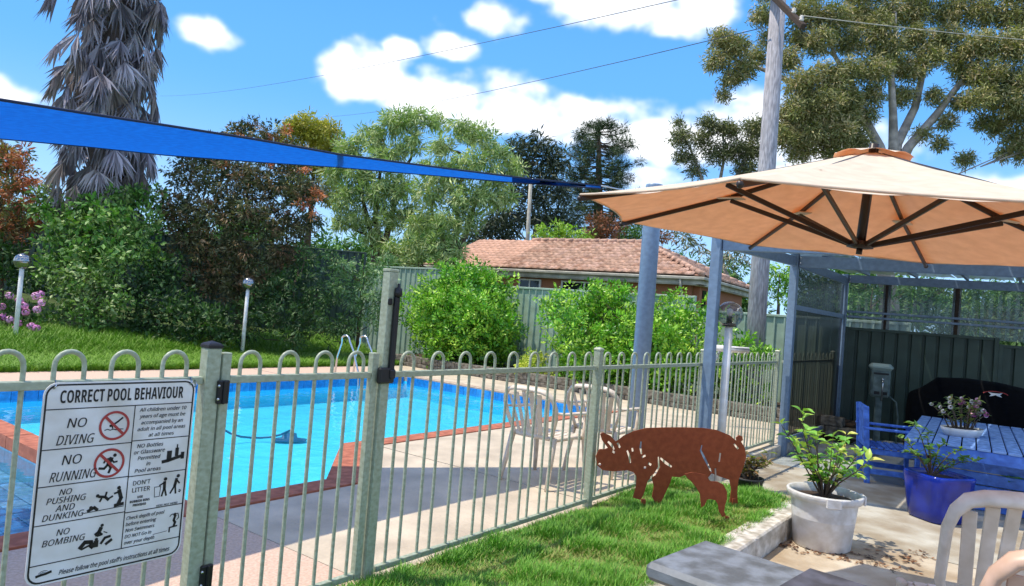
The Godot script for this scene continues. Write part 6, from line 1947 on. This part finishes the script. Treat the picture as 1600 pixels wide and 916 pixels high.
func sign_board() -> void:
	var w := 0.555
	var h := 0.715
	sign_node = thing("rules_sign", "white pool rules sign with black lettering wired to the fence", "sign", W(-1.374, -0.036, 0.762), YAW)
	sign_node.rotation.z = -0.005
	var round_rect := func(ww: float, hh: float, r: float) -> Array:
		var o := []
		for c in [[1, 1, 0], [-1, 1, 1], [-1, -1, 2], [1, -1, 3]]:
			for k in 6:
				var a: float = PI / 2 * (c[2] + k / 5.0)
				o.append(Vector2(c[0] * (ww / 2 - r) + cos(a) * r, c[1] * (hh / 2 - r) + sin(a) * r))
		return o
	var st := sf()
	extrude(st, round_rect.call(w, h, 0.045), 0.004)
	part(sign_node, "board", st, mats.sign_white)
	st = sf()
	var o1: Array = round_rect.call(w - 0.012, h - 0.012, 0.04)
	var o2: Array = round_rect.call(w - 0.024, h - 0.024, 0.035)
	for k in o1.size():
		var j := (k + 1) % o1.size()
		face(st, [Vector3(o1[k].x, o1[k].y, 0.003), Vector3(o1[j].x, o1[j].y, 0.003), Vector3(o2[j].x, o2[j].y, 0.003), Vector3(o2[k].x, o2[k].y, 0.003)], Vector3(0, 0, 1))
	var rule := func(x0: float, y0: float, x1: float, y1: float):
		var d := Vector3(x1 - x0, y1 - y0, 0).normalized()
		var n := d.cross(Vector3(0, 0, 1)) * 0.0018
		var a := Vector3(x0, y0, 0.003)
		var b := Vector3(x1, y1, 0.003)
		face(st, [a - n, a + n, b + n, b - n], Vector3(0, 0, 1))
	var xl := -w / 2 + 0.012
	var xr := w / 2 - 0.012
	var xm := 0.04
	for y in [0.262, -0.285]: rule.call(xl, y, xr, y)
	for y in [0.12, -0.01, -0.145]: rule.call(xl, y, xm, y)
	for y in [0.125, -0.012, -0.15]: rule.call(xm, y, xr, y)
	rule.call(xm, 0.262, xm, -0.285)
	part(sign_node, "ruled_lines", st, mats.ink)
	word("CORRECT POOL BEHAVIOUR", 0.0, 0.305, 0.045, 0.0, 0.45, true)
	word("NO", -0.16, 0.21, 0.034, 0.15)
	word("DIVING", -0.16, 0.15, 0.034, 0.2, 0.12)
	word("NO", -0.165, 0.078, 0.034, 0.15)
	word("RUNNING", -0.155, 0.02, 0.034, 0.2, 0.15)
	word("NO", -0.175, -0.036, 0.021, 0.2)
	word("PUSHING", -0.17, -0.064, 0.022, 0.2)
	word("AND", -0.17, -0.093, 0.022, 0.2)
	word("DUNKING", -0.175, -0.122, 0.022, 0.2)
	word("NO", -0.17, -0.18, 0.022, 0.2)
	word("BOMBING", -0.165, -0.212, 0.022, 0.2)
	var rx := (xm + xr) / 2
	var ln := ["All children under 10", "years of age must be", "accompanied by an", "adult in all pool areas", "at all times"]
	for k in 5: word(ln[k], rx, 0.243 - k * 0.025, 0.014, 0.2, [0.185, 0.18, 0.165, 0.19, 0.1][k])
	ln = ["NO Bottles", "or Glassware", "Permitted", "in", "Pool areas"]
	for k in 5: word(ln[k], rx - 0.04, 0.103 - k * 0.024, 0.0145, 0.2, [0.1, 0.12, 0.085, 0.014, 0.1][k])
	word("DON'T", rx - 0.06, -0.04, 0.017, 0.0)
	word("LITTER", rx - 0.06, -0.067, 0.017, 0.0)
	ln = ["USE", "RUBBISH BINS", "PROVIDED"]
	for k in 3: word(ln[k], rx - 0.06, -0.096 - k * 0.015, 0.009, 0.0, [0.02, 0.075, 0.05][k], true)
	word("HERE NOT HERE!", rx + 0.05, -0.143, 0.008, 0.0, 0.085)
	ln = ["Check depth of pool", "before entering", "Non Swimmers", "DO NOT Go in", "over your depth"]
	for k in 5: word(ln[k], xm + 0.008, -0.172 - k * 0.0235, 0.013, 0.2, [0.145, 0.115, 0.11, 0.1, 0.115][k], false, false)
	word("Please follow the pool staff's instructions at all times", 0.03, -0.325, 0.017, 0.2, 0.4)
	# diver
	figure([[[[-0.6, -0.28], [-0.42, -0.22], [-0.25, -0.3], [-0.05, -0.24], [0.12, -0.3], [0.3, -0.25], [0.6, -0.28]], 0.03], [[[-0.15, 0.02], [0.2, 0.25], [0.5, 0.5]], 0.06], [[[-0.15, 0.02], [-0.1, -0.18]], 0.04]], [[-0.24, 0.0, 0.09]], -0.03, 0.19, 0.055)
	ban(-0.03, 0.19, 0.055)
	# runner
	figure([[[[0.1, 0.3], [-0.05, -0.1]], 0.14], [[[-0.02, -0.1], [0.12, -0.35], [0.02, -0.65]], 0.08], [[[-0.1, -0.12], [-0.3, -0.35], [-0.62, -0.3]], 0.08], [[[0.1, 0.25], [0.3, 0.02], [0.5, 0.05]], 0.06], [[[0.02, 0.32], [-0.25, 0.25], [-0.35, 0.05]], 0.06]], [[0.32, 0.5, 0.12]], -0.035, 0.05, 0.055)
	ban(-0.035, 0.05, 0.055)
	# pushing and dunking
	figure([[[[-0.05, 0.18], [0.25, 0.12], [0.42, -0.05]], 0.07], [[[0.25, 0.12], [0.3, 0.36]], 0.05], [[[0.1, 0.15], [0.0, -0.08]], 0.05], [[[0.42, 0.0], [0.62, 0.1]], 0.05], [[[0.95, 0.36], [1.08, -0.05], [0.98, -0.3]], 0.1], [[[0.98, 0.3], [0.72, 0.24]], 0.05], [[[0.8, -0.42], [1.2, -0.38]], 0.09], [[[-0.55, -0.5], [-0.25, -0.36], [-0.1, -0.5]], 0.08], [[[-0.75, -0.58], [1.25, -0.52]], 0.02]], [[-0.14, 0.24, 0.09], [0.92, 0.52, 0.1], [-0.42, -0.34, 0.09]], -0.055, -0.085, 0.07)
	# bombing
	figure([[[[0.3, 0.55], [0.2, 0.3], [0.05, 0.2]], 0.12], [[[0.25, 0.3], [0.4, 0.15], [0.15, 0.1]], 0.06], [[[-0.8, -0.45], [-0.55, -0.15], [-0.2, -0.2], [-0.1, -0.5]], 0.12], [[[-0.7, -0.55], [-0.3, -0.4], [-0.1, -0.6]], 0.06], [[[0.1, -0.25], [0.1, -0.5]], 0.14], [[[0.4, -0.4], [0.6, -0.1], [0.9, -0.05]], 0.08], [[[0.7, -0.5], [1.0, -0.3]], 0.09], [[[0.5, 0.3], [0.7, 0.2]], 0.03]], [[0.36, 0.72, 0.1], [0.1, -0.1, 0.1]], -0.06, -0.225, 0.06)
	# bottles
	figure([[[[-0.9, -0.5], [-0.5, -0.45], [0.5, -0.2]], 0.12], [[[0.1, -0.1], [0.1, 0.35]], 0.13], [[[0.1, 0.35], [0.1, 0.65]], 0.05], [[[-0.45, 0.15], [-0.45, -0.3]], 0.18], [[[0.55, -0.35], [0.55, 0.0]], 0.13]], [], rx + 0.065, 0.058, 0.055)
	# two people, one with a bin
	figure([[[[-0.3, 0.3], [-0.28, -0.1]], 0.1], [[[-0.3, -0.1], [-0.42, -0.6]], 0.06], [[[-0.26, -0.1], [-0.12, -0.6]], 0.06], [[[-0.3, 0.28], [-0.62, 0.12]], 0.05], [[[0.5, 0.4], [0.42, -0.02]], 0.1], [[[0.42, -0.02], [0.15, -0.5]], 0.06], [[[0.45, -0.02], [0.52, -0.55]], 0.06], [[[0.52, 0.36], [0.72, 0.1]], 0.05], [[[-0.95, 0.05], [-0.9, -0.6], [-0.58, -0.6], [-0.54, 0.05], [-0.95, 0.05]], 0.02], [[[0.75, -0.35], [0.85, -0.4], [0.8, -0.5], [0.72, -0.45]], 0.03]], [[-0.26, 0.5, 0.12], [0.6, 0.6, 0.12]], rx + 0.05, -0.07, 0.06)
	# diver on a ledge
	figure([[[[0.1, 0.4], [0.0, 0.05], [0.12, -0.15], [0.05, -0.4]], 0.1], [[[-0.3, -0.85], [-0.3, -0.5], [0.3, -0.45]], 0.06], [[[-0.35, 0.4], [-0.2, 0.55], [0.3, 0.55], [0.4, 0.2], [0.25, 0.05]], 0.035], [[[-1.6, -0.8], [-0.5, -0.72]], 0.02]], [[0.05, 0.5, 0.13]], rx + 0.085, -0.215, 0.05)
	# maker's mark
	figure([[[[-0.8, -0.2], [-0.3, -0.1], [0.2, -0.05], [0.8, 0.1]], 0.16], [[[-0.6, 0.1], [-0.3, 0.35], [0.1, 0.4], [0.4, 0.3]], 0.03], [[[-0.4, 0.1], [-0.1, 0.22], [0.2, 0.2]], 0.03]], [], -0.22, -0.318, 0.028, "maker_mark")
	# cable ties
	for q in [[-0.25, 0.335], [0.25, 0.335], [0.27, 0.325]]:
		st = ss()
		tube(st, [Vector3(q[0], q[1], 0.006), Vector3(q[0] + 0.008, q[1] + 0.012, 0.006), Vector3(q[0] + 0.012, q[1] + 0.026, -0.02)], 0.003, 6)
		part(sign_node, "cable_tie", st, mats.steel)
